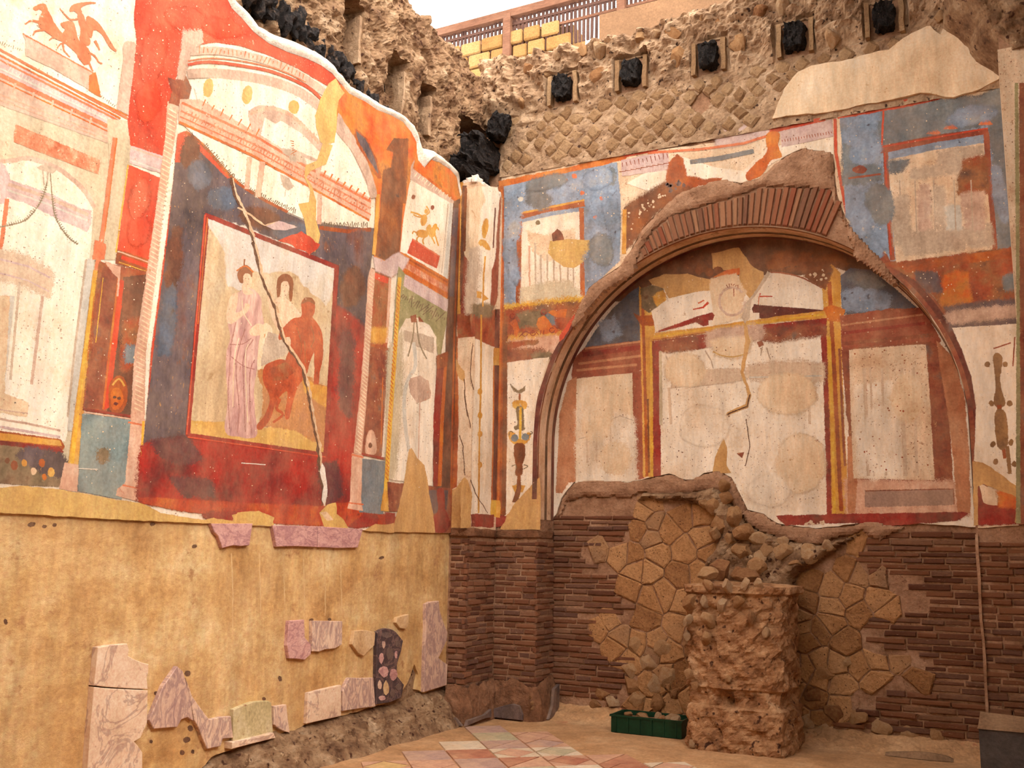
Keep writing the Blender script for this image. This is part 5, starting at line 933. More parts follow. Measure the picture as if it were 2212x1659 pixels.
brickR = P('1868,1150 2115,1135 2145,1600 1700,1600 1720,1560 1880,1525 1890,1490 1992,1490 1992,1410 1884,1395 1884,1330 1982,1322 1982,1240 1870,1236')
XNL, XNR = CX-CR, CX+CR
n7 = courses(wall_niche, 'x', YN, XNL+.005, -2.9, .14, 2.02, test=wtest('NB', brickL), lmin=.16, lmax=.34, proud=.016)
n8 = courses(wall_niche, 'x', YN, -1.9, XNR-.004, .14, 1.86, test=wtest('NB', brickR), lmin=.16, lmax=.36, proud=.014)
print('bricks', n1, n2, n3, n4, n5, n6, n7, n8)
# voussoirs of the relieving arch
VB = []
for k in range(3):
    me = brick_mesh('voussoir', .08+.03*k); me.materials.clear(); me.materials.append(MC['brick_arch']); VB.append(me)
vou = P('1370,605 1380,545 1410,500 1450,465 1500,452 1540,438 1600,425 1640,405 1760,402 1800,408 1822,440 1835,500 1850,545 1700,530 1600,530 1500,550 1400,590')
vt = wtest('B', vou)
a = 126.0
while a > 64:
    da = rb.uniform(1.25, 1.75); am = R_(a-da/2)
    ro = CR+.018; r1 = ro
    while r1 < CR+.62 and vt(CX+(r1+.02)*math.cos(am), CZ+(r1+.02)*math.sin(am)): r1 += .02
    if r1-ro > .06:
        rm = (ro+r1)/2; o = bpy.data.objects.new('voussoir', rb.choice(VB)); col.objects.link(o); o.parent = wall_back
        o.scale = (r1-ro, .05, R_(da)*rm-.014); o.location = (CX+rm*math.cos(am), YB+.012+rb.uniform(-.006, .006), CZ+rm*math.sin(am)); o.rotation_euler = (0, -am, 0)
    a -= da
# mortar crusts: rough brown plaster between paint and masonry
def crust(name, pl, px, amp, mat, parent, d0=.02, s=9, res=70):
    """relief patch bounded by an outline; rim fades back to the wall"""
    ax, v, n = PL[pl]; w = [onplane(pl, p) for p in px]
    f2 = (lambda p: (p.x, p.z)) if ax == 1 else ((lambda p: (p.y, p.z)) if ax == 0 else (lambda p: (p.x, p.y)))
    poly = [f2(p) for p in ragged(w, .06, .02, 4)]
    u0, u1 = min(p[0] for p in poly), max(p[0] for p in poly); z0, z1 = min(p[1] for p in poly), max(p[1] for p in poly)
    st = max(u1-u0, z1-z0)/res; bm = bmesh.new(); g = {}
    def dist(q):
        m_ = 9
        for i in range(len(poly)):
            ax_, ay = poly[i-1]; bx, by = poly[i]; dx, dy = bx-ax_, by-ay; L = dx*dx+dy*dy
            t = max(0, min(1, ((q[0]-ax_)*dx+(q[1]-ay)*dy)/L)) if L else 0
            m_ = min(m_, math.hypot(q[0]-ax_-t*dx, q[1]-ay-t*dy))
        return m_
    def vert(i, j):
        if (i, j) in g: return g[(i, j)]
        q = (u0+i*st, z0+j*st); d = dist(q); k = min(1, d/.05) if inside(q, poly) else -min(1, d/.03)
        p = Vector((q[0], v, q[1])) if ax == 1 else (Vector((v, q[0], q[1])) if ax == 0 else Vector((q[0], q[1], v)))
        h = (d0+amp*(.5+.5*lumpy(p, s)))*max(0, k)**.6 - (.03 if k < 0 else 0)
        g[(i, j)] = bm.verts.new(p+n*h); return g[(i, j)]
    for i in range(int((u1-u0)/st)+1):
        for j in range(int((z1-z0)/st)+1):
            if inside((u0+(i+.5)*st, z0+(j+.5)*st), poly): bm.faces.new((vert(i, j), vert(i+1, j), vert(i+1, j+1), vert(i, j+1)))
    return from_bm(name, bm, MC[mat], parent, False)
crust('mortar_crust', 'B', P('1255,650 1270,622 1340,575 1360,545 1390,490 1440,440 1470,412 1560,385 1600,396 1640,385 1700,335 1740,318 1800,330 1808,420 1830,480 1900,555 1955,625 1925,612 1850,560 1815,470 1790,408 1640,405 1600,422 1500,452 1450,468 1412,498 1382,545 1368,592 1300,635 1240,710 1232,702'), .03, 'mortar', wall_back, .012, 7, 120)
crust('mortar_crust', 'N', P('1205,1140 1213,1075 1240,1041 1280,1036 1360,1041 1385,1036 1445,1022 1480,1036 1500,1036 1520,1022 1550,1016 1580,1032 1600,1070 1615,1100 1650,1110 1680,1131 1760,1141 1830,1136 1850,1131 1880,1125 1960,1138 1900,1170 1860,1150 1800,1165 1760,1178 1700,1170 1640,1150 1615,1132 1585,1095 1560,1062 1530,1062 1500,1065 1440,1070 1380,1068 1360,1075 1260,1072 1225,1085'), .03, 'mortar', wall_niche, .012, 7, 130)
crust('rubble_core', 'N', P('1378,1085 1390,1066 1440,1066 1500,1062 1545,1050 1580,1085 1610,1128 1650,1152 1720,1172 1780,1178 1830,1160 1870,1150 1815,1180 1770,1215 1730,1235 1712,1270 1700,1330 1560,1330 1520,1220 1545,1185 1560,1150 1545,1115 1510,1090 1470,1080 1430,1084 1400,1078'), .12, 'rubble', wall_niche, .03, 6, 90)
# polygonal rubble facing, stone by stone
def clip(poly, px, py, nx, ny):
    out = []
    for i in range(len(poly)):
        a, b = poly[i-1], poly[i]; da = (a[0]-px)*nx+(a[1]-py)*ny; db = (b[0]-px)*nx+(b[1]-py)*ny
        if da <= 0: out.append(a) if not out or out[-1] != a else None
        if (da < 0) != (db < 0) and abs(da-db) > 1e-9:
            t = da/(da-db); out.append((a[0]+(b[0]-a[0])*t, a[1]+(b[1]-a[1])*t))
    return out
def facing(parent, pl, poly, size, mat, seed, gap=.009, proud=.016, name='stone'):
    r = random.Random(seed); ax, v, n = PL[pl]; w = [onplane(pl, p) for p in poly]; w2 = [(p.x, p.z) for p in w]
    x0, x1, z0, z1 = min(p[0] for p in w2)-size, max(p[0] for p in w2)+size, min(p[1] for p in w2)-size, max(p[1] for p in w2)+size
    pts = []; iy = 0; z = z0
    while z < z1:
        x = x0+(size/2 if iy % 2 else 0)
        while x < x1: pts.append((x+r.uniform(-.44, .44)*size, z+r.uniform(-.44, .44)*size)); x += size
        z += size*.86; iy += 1
    cnt = 0
    for p in pts:
        if not inside(p, w2): continue
        cell = [(p[0]-size, p[1]-size), (p[0]+size, p[1]-size), (p[0]+size, p[1]+size), (p[0]-size, p[1]+size)]
        for q in pts:
            if q is p or abs(q[0]-p[0]) > 2*size or abs(q[1]-p[1]) > 2*size: continue
            dx, dy = q[0]-p[0], q[1]-p[1]; cell = clip(cell, (p[0]+q[0])/2-dx/math.hypot(dx, dy)*gap/2, (p[1]+q[1])/2-dy/math.hypot(dx, dy)*gap/2, dx, dy)
            if len(cell) < 3: break
        if len(cell) < 3: continue
        c2 = []
        for i in range(len(cell)):
            a_, b_ = cell[i-1], cell[i]; c2.append(a_)
            if math.hypot(b_[0]-a_[0], b_[1]-a_[1]) > .06: c2.append(((a_[0]+b_[0])/2+r.uniform(-.009, .009), (a_[1]+b_[1])/2+r.uniform(-.009, .009)))
        cell = c2
        cx, cz = sum(c[0] for c in cell)/len(cell), sum(c[1] for c in cell)/len(cell)
        bm = bmesh.new(); h = proud+r.uniform(-.008, .01); rings = []
        for k, hh in ((1.0, -.03), (.985, h*.6), (.86, h)):
            tl = r.uniform(-.05, .05)
            rings.append([bm.verts.new(Vector(((c[0]-cx)*k, -hh-(.004*math.sin(i*2.1) if k < .9 else 0), (c[1]-cz)*k))) for i, c in enumerate(cell)])
        for A, B in zip(rings, rings[1:]):
            for i in range(len(cell)): bm.faces.new((A[i-1], A[i], B[i], B[i-1]))
        bm.faces.new(rings[-1]); bmesh.ops.recalc_face_normals(bm, faces=bm.faces)
        o = from_bm(name, bm, MC[mat], parent); o.location = (cx, v, cz); cnt += 1
    return cnt
c1 = facing(wall_niche, 'NB', P('1355,1100 1400,1075 1450,1085 1510,1092 1548,1120 1560,1150 1545,1190 1520,1230 1520,1560 1352,1520 1352,1420 1272,1400 1272,1330 1352,1320 1352,1240 1272,1240 1275,1185 1350,1160'), .225, 'stone_tuff', 5)
c2 = facing(wall_niche, 'NB', P('1700,1260 1730,1235 1775,1215 1815,1180 1868,1155 1870,1236 1980,1240 1980,1322 1884,1330 1884,1400 1990,1412 1990,1490 1885,1490 1880,1525 1720,1570 1690,1580'), .20, 'stone_tuff', 9, proud=.014)
print('facing', c1, c2)
# net-like facing of the upper back wall
RET = []
for k in range(5):
    bm = bmesh.new(); rr = random.Random(k+20); L = []
    for i in range(8):
        an = i*math.pi/4; rad = (.084 if i % 2 == 0 else .066)*rr.uniform(.82, 1.12); L.append((math.cos(an)*rad, math.sin(an)*rad))
    rings = [[bm.verts.new((x*s, -h, z*s)) for x, z in L] for s, h in ((1.15, -.05), (1, -.004), (.62, .006+rr.uniform(0, .012)))]
    for A, B in zip(rings, rings[1:]):
        for i in range(8): bm.faces.new((A[i-1], A[i], B[i], B[i-1]))
    bm.faces.new(rings[-1]); bmesh.ops.recalc_face_normals(bm, faces=bm.faces)
    me = bpy.data.meshes.new('stone'); bm.to_mesh(me); bm.free(); me.materials.append(MC['stone_ret']); RET.append(me)
rem2 = [(p.x, p.z) for p in rp_]
for j in range(6):
    for i in range(24):
        x = -4.78+i*.205+(.10 if j % 2 else 0)+rb.uniform(-.02, .02); z = 5.79+j*.094+rb.uniform(-.012, .012)
        if rb.random() < .1 or x > .0 or inside((x, z), rem2) or abs(x+2.6)+abs(z-6.07) < .15 or (x > -2.1 and z < 5.9) or rb.random() < .06 or z < 5.74: continue
        if any(abs(x-b) < .2 and abs(z-BEAMZ) < .24 for b in BEAMX): continue
        o = bpy.data.objects.new('stone', rb.choice(RET)); col.objects.link(o); o.parent = wall_back; o.location = (x, YB-.018, z); o.rotation_euler = (0, rb.uniform(-.12, .12), 0); sx = rb.uniform(.85, 1.1); o.scale = (sx, 1, sx*rb.uniform(.9, 1.05))
# rounded stones
LUMP = []
for k in range(7):
    bm = bmesh.new(); bmesh.ops.create_icosphere(bm, subdivisions=3, radius=.52)
    for v in bm.verts:
        c = v.co.copy(); v.co = c*(1+.34*noise.noise(c*1.9+Vector((k*7, 0, 0)))+.12*noise.noise(c*5+Vector((0, k*3, 0))))
    rp3 = random.Random(k+50)
    for q in range(11):
        nv = Vector((rp3.uniform(-1, 1), rp3.uniform(-1, 1), rp3.uniform(-1, 1))).normalized(); lim = rp3.uniform(.26, .42)
        for v in bm.verts:
            t = v.co.dot(nv)
            if t > lim: v.co -= nv*(t-lim)
    me = bpy.data.meshes.new('stone'); bm.to_mesh(me); bm.free(); me.materials.append(MC['stone_lump'])
    LUMP.append(me)
def lump(parent, loc, s, name='stone', rot=None):
    o = bpy.data.objects.new(name, rb.choice(LUMP)); col.objects.link(o); o.parent = parent; o.location = loc; o.scale = s
    o.rotation_euler = rot or (rb.uniform(-.4, .4), rb.uniform(-.4, .4), rb.uniform(0, 6)); return o
for x, y, s in ((1545, 1092, .2), (1572, 1075, .16), (1590, 1115, .24), (1560, 1130, .22), (1610, 1150, .25), (1580, 1165, .2), (1640, 1165, .24), (1660, 1185, .2), (1545, 1150, .2), (1600, 1190, .26), (1690, 1195, .22), (1720, 1215, .2), (1750, 1195, .22), (1640, 1205, .24), (1520, 1085, .14), (1565, 1050, .16), (1690, 1170, .16), (1790, 1180, .15)):
    q = onp(x, y, 1, YN-.08); lump(wall_niche, q, (s, s*.8, s*.85))
for x, y, s in ((1375, 1395, .19), (1360, 1445, .2), (1400, 1430, .22), (1430, 1405, .2), (1365, 1480, .21), (1410, 1480, .2), (1445, 1460, .22), (1375, 1510, .19), (1420, 1515, .2), (1455, 1500, .17), (1300, 1500, .16), (1325, 1515, .15), (1285, 1522, .14), (1780, 1450, .17), (1830, 1430, .14), (1760, 1500, .16), (1800, 1540, .2), (1850, 1550, .17), (1780, 1580, .2), (1900, 1570, .18), (1960, 1590, .17), (1740, 1560, .18), (1830, 1590, .16), (2020, 1585, .15)):
    q = onp(x, y, 1, YN-.005); lump(wall_niche, q, (s*1.1, s*.4, s*.95), rot=(rb.uniform(-.15, .15), rb.uniform(0, 6), rb.uniform(-.15, .15)))
# stones showing in the ragged top of both walls
for k in range(26):
    x = -4.7+k*.21+rb.uniform(-.05, .05); s = rb.uniform(.12, .26)
    lump(wall_back, (x, YB-.06+rb.uniform(-.02, .05), 6.78+rb.uniform(-.02, .2)+(max(0, x+2)*.2)), (s, s*.8, s*.8))
for k in range(16):
    x = -4.6+k*.3; s = rb.uniform(.12, .24)
    if min(abs(x-b) for b in BEAMX) > .25: lump(wall_back, (x, YB-.05, BEAMZ+rb.uniform(-.14, .1)), (s*1.2, s*.7, s))

bm = bmesh.new(); bm_box(bm, (XNR-.008, YB-.012, .3), (XNR+.014, YB+.03, 1.83)); bmesh.ops.subdivide_edges(bm, edges=bm.edges, cuts=8, use_grid_fill=True)
for v in bm.verts: v.co += noise.noise_vector(v.co*11)*.013
from_bm('mortar_edge', bm, MC['mortar'], wall_back, True)
# ------------------------------------------------------------------ rubble footing of the left wall
def foot(u, v):
    y = 5.0+u*3.5; w = (.30+.07*fbm(Vector((y*1.7, 0, 2))))*min(1, .3+(y-5.0)*1.2)
    h = (.27+.04*fbm(Vector((y*2.3, 4, 0)))+.03*max(0, y-7))*min(1, .3+(y-5.0)*.9); t = v
    x = XL-.05+w*t; z = h*(1-t)**.8-.02*t
    p = Vector((x, y, z)); k = lumpy(p, 8)*.055*math.sin(min(1, t*1.1)*3.1) + .03*fbm(p*16, 3)*math.sin(t*3.14)
    return Vector((x+k*.7, y, max(-.01, z+k*.6)))
rough('rubble_footing', 180, 40, foot, MC['rubble'], wall_left, smooth=False)
# footing of the corner pilaster with scraps of dark marble skirting
def skirt(parent, pts, h, th, mat, name, amp=.04, n=26, m_=14):
    """plaster skirt running along a plan polyline"""
    L = [0]
    for a, b in zip(pts, pts[1:]): L.append(L[-1]+math.hypot(b[0]-a[0], b[1]-a[1]))
    def at(s):
        for i in range(len(pts)-1):
            if s <= L[i+1]+1e-6:
                t = (s-L[i])/(L[i+1]-L[i]); a, b = pts[i], pts[i+1]; d = ((b[0]-a[0])/(L[i+1]-L[i]), (b[1]-a[1])/(L[i+1]-L[i])); return a[0]+(b[0]-a[0])*t, a[1]+(b[1]-a[1])*t, d
    def fn(u, v):
        x, y, d = at(u*L[-1]); nx, ny = d[1], -d[0]
        hh = h*(1+.25*fbm(Vector((u*6, 3, 1)))); z = hh*(1-v); o = th*(.25+.75*math.sin(v*1.5)); p = Vector((x, y, z))
        o += amp*lumpy(p, 6)*math.sin(min(1, v*1.3)*3.0)
        return Vector((x+nx*o, y+ny*o, z))
    return rough(name, n*len(pts), m_, fn, MC[mat], parent, smooth=False)
skirt(wall_pil, [(XL+.02, YP), (XS, YP), (XS, YB), (XNL, YB), (XNL, YN-.01)], .36, .09, 'mortar_dark', 'plaster_skirt', .035)
def scrap(parent, px, pl_ax, val, mat, name, th=.03):
    pts = [onp(x, y, pl_ax, val) for x, y in px]; n = Vector((0, -1, 0)) if pl_ax == 1 else Vector((1, 0, 0))
    return slab(name, pts, n, th, MC[mat], parent, bev=.004)
scrap(wall_pil, P('310,1015 480,1040 560,1140 350,1110', 23), 1, YP-.13, 'base_dark', 'skirting_scrap'); scrap(wall_pil, P('620,1140 640,1070 850,1000 930,930 930,1030 840,1050', 23), 0, XS+.12, 'base_dark', 'skirting_scrap')
scrap(wall_pil, P('935,1030 960,920 1100,880 1190,865 1270,890 1310,1000 1305,1070', 23), 1, YB-.13, 'base_dark', 'skirting_scrap'); scrap(wall_pil, P('1640,1060 1690,900 1710,680 1775,620 1770,900 1720,1010', 23), 0, XNL+.12, 'base_dark', 'skirting_scrap')
for x, y, s in ((1145, 1505, .035), (1150, 1518, .04), (1150, 1530, .035)):
    q = onp(x, y, 1, YB-.12); lump(wall_pil, q, (s, s, s*1.3))

# ------------------------------------------------------------------ marble pieces left on the lower wall
MARB = [
 ('marble_fragment', 'marble_pink', '456,1131 546,1131 539,1178 520,1180 505,1178 481,1184 472,1158 463,1149', 'tapering pink marble scrap just under the painted plaster, left of the long strip', 'fragment'),
 ('marble_strip', 'marble_pink', '589,1135 687,1137 685,1182 640,1180 598,1181', 'left half of the long purple-pink marble strip under the painted plaster', 'strip'),
 ('marble_strip', 'marble_pink', '688,1137 784,1143 773,1183 730,1184 687,1182', 'right half of the long purple-pink marble strip under the painted plaster', 'strip'),
 ('marble_slab', 'marble_white', '212,1399 240,1394 275,1391 279,1404 277,1417 290,1424 310,1432 322,1435 321,1452 318,1465 320,1489 260,1487 204,1481', 'upper piece of the cracked white marble slab standing at lower left, broken corner', 'slab'),
 ('marble_slab', 'marble_white', '204,1484 262,1489 320,1491 318,1562 304,1594 290,1602 298,1612 308,1626 307,1690 188,1690 196,1570', 'tall lower piece of the cracked white marble slab standing at lower left', 'slab'),
 ('marble_fragment', 'marble_vein', '383,1439 396,1450 404,1480 412,1507 415,1535 418,1558 405,1550 392,1554 383,1571 333,1574 322,1556 353,1482', 'large triangular grey-veined marble fragment right of the white slab', 'fragment'),
 ('marble_fragment', 'marble_vein', '401,1464 416,1504 434,1530 452,1554 478,1549 499,1547 504,1594 481,1596 477,1612 448,1618 438,1595 430,1573 420,1556 414,1520', 'long slanting veined marble fragment beside the triangular one', 'fragment'),
 ('marble_fragment', 'marble_vein', '592,1526 619,1522 622,1550 626,1583 612,1579 600,1572 592,1565', 'small notched grey marble scrap right of the moulded panel', 'fragment'),
 ('marble_fragment', 'marble_pink', '625,1341 657,1339 659,1377 672,1392 672,1413 659,1425 640,1423 625,1422 621,1395', 'upright pink marble fragment with a stepped right edge', 'fragment'),
 ('marble_fragment', 'marble_vein', '675,1341 740,1342 739,1392 724,1401 702,1403 690,1408 675,1407', 'squarish grey-lilac marble fragment beside the upright pink one', 'fragment'),
 ('marble_fragment', 'marble_buff', '766,1363 789,1361 811,1366 809,1394 797,1406 786,1417 775,1412 761,1392', 'small buff shield-shaped marble fragment left of the dark breccia', 'fragment'),
 ('marble_fragment', 'marble_buff', '858,1334 872,1330 883,1327 883,1348 876,1359 865,1357 856,1345', 'smallest grey-buff marble chip, above the dark breccia', 'fragment'),
 ('marble_tablet', 'marble_white', '666,1497 700,1488 737,1480 737,1547 700,1555 663,1563', 'plain rectangular veined marble tablet at the foot of the wall', 'tablet'),
 ('marble_tablet', 'marble_vein', '741,1493 748,1476 755,1464 780,1465 807,1464 811,1526 780,1530 741,1536', 'streaked grey marble tablet between plain tablet and dark breccia', 'tablet'),
 ('marble_tablet', 'marble_vein', '920,1305 930,1300 948,1298 950,1319 958,1344 967,1366 965,1384 956,1404 948,1421 958,1430 967,1435 965,1480 940,1488 916,1495 917,1450 918,1406 920,1360', 'tall streaked marble slab with a bitten right edge next to the brick pilaster', 'slab'),
]
WF = XL-.018
for nm, mt, s, lb, ct in MARB:
    th = .035 if nm != 'marble_slab' else .05
    pts = [onp(x, y, 0, WF+th) for x, y in P(s)]
    pts = ragged(pts, .06, .003, 6) if len(pts) > 8 else pts
    for p in pts: p.x = WF+th
    slab(nm, pts, Vector((1, 0, 0)), th+.004, MC[mt], None, bev=.004, label=lb, category=ct, group='marble pieces on the lower left wall')
# moulded panel: face and projecting lip
e = empty('moulded_marble_panel', onp(548, 1600, 0, WF), label='greenish marble panel with arched top and projecting white bottom moulding', category='panel', group='marble pieces on the lower left wall')
def child_slab(nm, px, x, th, mat, par, lab=None):
    pts = [onp(a, b, 0, x)-par.location for a, b in P(px)]
    o = slab(nm, pts, Vector((1, 0, 0)), th, MC[mat], par, bev=.005)
    if lab: o['label'] = lab
    return o
paint('marble_green', [(168, 150, 108), (192, 172, 128), (204, 186, 150)], 6, fine=50, wear=(150, 110, 80), wamt=.2, rough=.5, bump=.1)
child_slab('face', '505,1533 525,1524 547,1516 565,1514 580,1514 587,1518 588,1550 590,1583 545,1594 504,1605', WF+.035, .039, 'marble_green', e)
child_slab('moulding', '502,1604 548,1594 592,1583 596,1594 548,1606 502,1618', WF+.075, .079, 'marble_white', e, 'pale projecting bottom moulding')
# dark breccia: slab with inlaid pebbles
e = empty('breccia_slab', onp(842, 1520, 0, WF), label='dark purple breccia slab with rounded top and large pale pebbles', category='slab', group='marble pieces on the lower left wall')
child_slab('ground', '815,1366 825,1360 836,1357 848,1360 856,1365 871,1384 867,1406 858,1435 858,1460 873,1479 870,1495 867,1507 844,1517 813,1522 814,1450', WF+.04, .044, 'marble_dark', e)
for i, (x, y, rx, ry, mt) in enumerate(((836, 1372, 12, 7, 'base_dark'), (860, 1390, 7, 9, 'base_dark'), (824, 1422, 5, 13, 'marble_pink'), (842, 1412, 9, 16, 'base_dark'), (856, 1414, 3, 10, 'marble_pink'), (829, 1450, 11, 13, 'marble_pink'), (850, 1457, 9, 14, 'marble_pink'), (834, 1487, 8, 17, 'marble_buff'), (821, 1480, 5, 11, 'marble_vein'), (848, 1497, 6, 9, 'base_dark'), (829, 1392, 4, 9, 'marble_vein'), (861, 1484, 7, 8, 'base_dark'), (826, 1508, 8, 6, 'marble_pink'))):
    rr = random.Random(i); q = [(x+rx*rr.uniform(.75, 1.1)*math.cos(t), y+ry*rr.uniform(.75, 1.1)*math.sin(t)) for t in [j*math.pi/4 for j in range(8)]]
    pts = [onp(a, b, 0, WF+.043)-e.location for a, b in q]; slab('pebble', pts, Vector((1, 0, 0)), .006, MC[mt], e)

# ------------------------------------------------------------------ floor tiles
TC = ['t_red', 't_yel', 't_wht', 't_grn', 't_lil', 't_pnk', 't_gry', 't_lil', 't_pnk', 't_red', 't_pnk', 't_lil', 't_wht']
rt = random.Random(21); sq = .36
def tile_ok(x, y):
    if x < XL+.50 or y > 8.36 or y < 3.2 or x > -.2: return False
    if x < XL+.34+.1*math.sin(y*3) : return False
    if x > -3.62 and y > 7.72+.12*math.sin(x*5): return False
    if x > -1.5 and y > 7.2: return False
    return True
TM = {}
def tile_mesh(kind, mat):
    if (kind, mat) in TM: return TM[(kind, mat)]
    g = .006; h = sq/2-g
    shp = {'sq': [(-h, -h), (h, -h), (h, h), (-h, h)], 'dia': [(-h*.98, 0), (0, -h*.98), (h*.98, 0), (0, h*.98)], 'tri': [(-h, -h), (h-.012, -h), (-h, h-.012)], 'cor': [(-h, -h), (-.01, -h), (-h, -.01)]}[kind]
    bm = bmesh.new(); a = [bm.verts.new((x*.985, y*.985, .006)) for x, y in shp]; b = [bm.verts.new((x, y, -.004)) for x, y in shp]
    bm.faces.new(a); n = len(a)
    for i in range(n): bm.faces.new((a[i-1], a[i], b[i], b[i-1]))
    bmesh.ops.recalc_face_normals(bm, faces=bm.faces); me = bpy.data.meshes.new('floor_tile'); bm.to_mesh(me); bm.free(); me.materials.append(MC[mat]); TM[(kind, mat)] = me; return me
nt_ = 0; A45 = R_(-49)
for i in range(-14, 15):
    for j in range(-14, 15):
        x = -3.8+(i*math.cos(A45)-j*math.sin(A45))*sq; y = 7.45+(i*math.sin(A45)+j*math.cos(A45))*sq
        if not tile_ok(x, y) or y < 4.6: continue
        k = rt.random()
        def put(kind, rot, mat):
            o = bpy.data.objects.new('floor_tile', tile_mesh(kind, mat)); col.objects.link(o); o.parent = floor; o.location = (x, y, .002+rt.uniform(0, .003)); o.rotation_euler = (0, 0, A45+rot)
        if k < .38: put('sq', 0, rt.choice(TC))
        elif k < .8:
            put('dia', 0, rt.choice(TC)); cm = rt.choice(TC)
            for q in range(4): put('cor', q*math.pi/2, cm)
        else:
            put('tri', 0, rt.choice(TC)); put('tri', math.pi, rt.choice(TC))
# raised soil at the foot of the niche
def soil(u, v):
    x = XNL+.02+u*(2*CR-.03); y = YN+.0-.34*v; z = .13*(1-v)**1.2-.006
    p = Vector((x, y, z)); return Vector((x, y, max(-.008, z+.05*lumpy(p, 7)*(1-v)*(.2+v)*2+.012*fbm(p*14, 3)*(1-v))))
rough('soil_bank', 200, 20, soil, MC['floor_mortar'], floor, smooth=False)

# ------------------------------------------------------------------ masonry pier in front of the niche
px0, px1, py0, py1, pz = -2.70, -1.83, 8.45, 9.27, 1.36
pier = empty('masonry_pier', ((px0+px1)/2, (py0+py1)/2, 0), label='free-standing rubble masonry pier with worn mortar in front of the niche', category='pier')
bm = bmesh.new(); NU, NV = 150, 74
def pierpt(u, v):
    per = [(px0, py1), (px0, py0), (px1, py0), (px1, py1)]; sg = [(per[i], per[(i+1) % 4]) for i in range(4)]
    t = (u % 1)*4; i = int(t) % 4; f = t-int(t); a, b = sg[i]; x, y = a[0]+(b[0]-a[0])*f, a[1]+(b[1]-a[1])*f
    cx, cy = (px0+px1)/2, (py0+py1)/2
    rr = ((abs(x-cx)/((px1-px0)/2))**6+(abs(y-cy)/((py1-py0)/2))**6)**(1/6.); x, y = cx+(x-cx)/rr, cy+(y-cy)/rr
    z = v*pz; p = Vector((x, y, z)); d = Vector((x-cx, y-cy, 0)).normalized()
    o = .05*lumpy(p, 5.2)+.035*fbm(p*11, 4)-.02 + .05*max(0, .45-z)*1.0
    if z > pz-.07: o += .035
    if .36 < z < .5: o -= .03
    h = Vector((x-(-2.3), 0, z-.40)).length if y < py0+.1 else 9
    if h < .07: o -= .12*(1-h/.07)
    return p+d*o
g = [[bm.verts.new(pierpt(i/NU, j/NV)) for j in range(NV+1)] for i in range(NU)]
for i in range(NU):
    for j in range(NV): bm.faces.new((g[i][j], g[(i+1) % NU][j], g[(i+1) % NU][j+1], g[i][j+1]))
rg = [g[i][NV] for i in range(NU)]; cen = sum((v.co for v in rg), Vector())/NU
for k in (.75, .5, .25):
    nr = [bm.verts.new(cen+(v.co-cen)*k+Vector((0, 0, .03*(1-k)+.02*fbm(v.co*9)))) for v in [g[i][NV] for i in range(NU)]]
    for i in range(NU): bm.faces.new((rg[i], rg[(i+1) % NU], nr[(i+1) % NU], nr[i]))
    rg = nr
bm.faces.new(rg)
for v in bm.verts: v.co -= pier.location
from_bm('core', bm, MC['pier_mortar'], pier)
for x, y, s in ((1527, 1265, .15), (1572, 1264, .17), (1610, 1262, .13), (1638, 1262, .14), (1490, 1300, .17), (1560, 1305, .15), (1595, 1300, .14), (1523, 1298, .13), (1488, 1342, .14), (1533, 1338, .17), (1525, 1378, .17), (1484, 1372, .12), (1655, 1365, .12), (1490, 1455, .1), (1500, 1480, .1), (1495, 1606, .08), (1572, 1466, .09), (1625, 1335, .13)):
    q = onp(x, y, 1, py0+.0); lump(pier, q-pier.location, (s, s*.62, s*.9))
# loose stones lying on top of the pier
def free_lump(nm, x, y, dep, s, lb, z=None):
    q = onp(x, y, 1, dep); o = lump(None, q, s, nm, (rb.uniform(-.2, .2), rb.uniform(-.2, .2), rb.uniform(0, 6))); o['label'] = lb; o['category'] = 'stone'; o['group'] = 'loose stones on the pier'; o.location.z = z if z else q.z; return o
zt = pz+.045
free_lump('loose_stone', 1557, 1206, 8.92, (.24, .2, .22), 'largest pointed loose stone standing on top of the pier', zt+.10)
free_lump('loose_stone', 1532, 1222, 8.62, (.22, .16, .12), 'flat greyish loose stone at the left end of the pier top', zt+.06)
free_lump('loose_stone', 1596, 1220, 8.80, (.15, .14, .12), 'small yellowish loose stone in the middle of the pier top', zt+.06)
free_lump('loose_stone', 1632, 1205, 8.92, (.2, .18, .22), 'brown broken loose stone at the right end of the pier top', zt+.11)
free_lump('loose_stone', 1615, 1232, 8.58, (.28, .14, .12), 'long pale loose stone at the front edge of the pier top', zt+.05)

# ------------------------------------------------------------------ green crate with rubble
cr = empty('plastic_crate', (-3.16, 8.98, 0), label='dark green plastic crate of rubble beside the pier', category='crate')
w2, d2, hh, th = .335, .17, .155, .014
def part_box(nm, boxes, mat, par, **k):
    bm = bmesh.new()
    for a, b in boxes: bm_box(bm, a, b)
    return from_bm(nm, bm, MC[mat], par, **k)
part_box('bottom', [((-w2, -d2, .004), (w2, d2, .02))], 'crate_green', cr)
for nm, a, b in (('side_wall', (-w2, -d2, .02), (w2, -d2+th, hh)), ('side_wall', (-w2, d2-th, .02), (w2, d2, hh)), ('end_wall', (-w2, -d2+th, .02), (-w2+th, d2-th, hh)), ('end_wall', (w2-th, -d2+th, .02), (w2, d2-th, hh))): part_box(nm, [(a, b)], 'crate_green', cr)
part_box('rim', [((-w2-.012, -d2-.012, hh-.012), (w2+.012, -d2+.004, hh+.004)), ((-w2-.012, d2-.004, hh-.012), (w2+.012, d2+.012, hh+.004)), ((-w2-.012, -d2, hh-.012), (-w2+.004, d2, hh+.004)), ((w2-.004, -d2, hh-.012), (w2+.012, d2, hh+.004))], 'crate_green', cr)
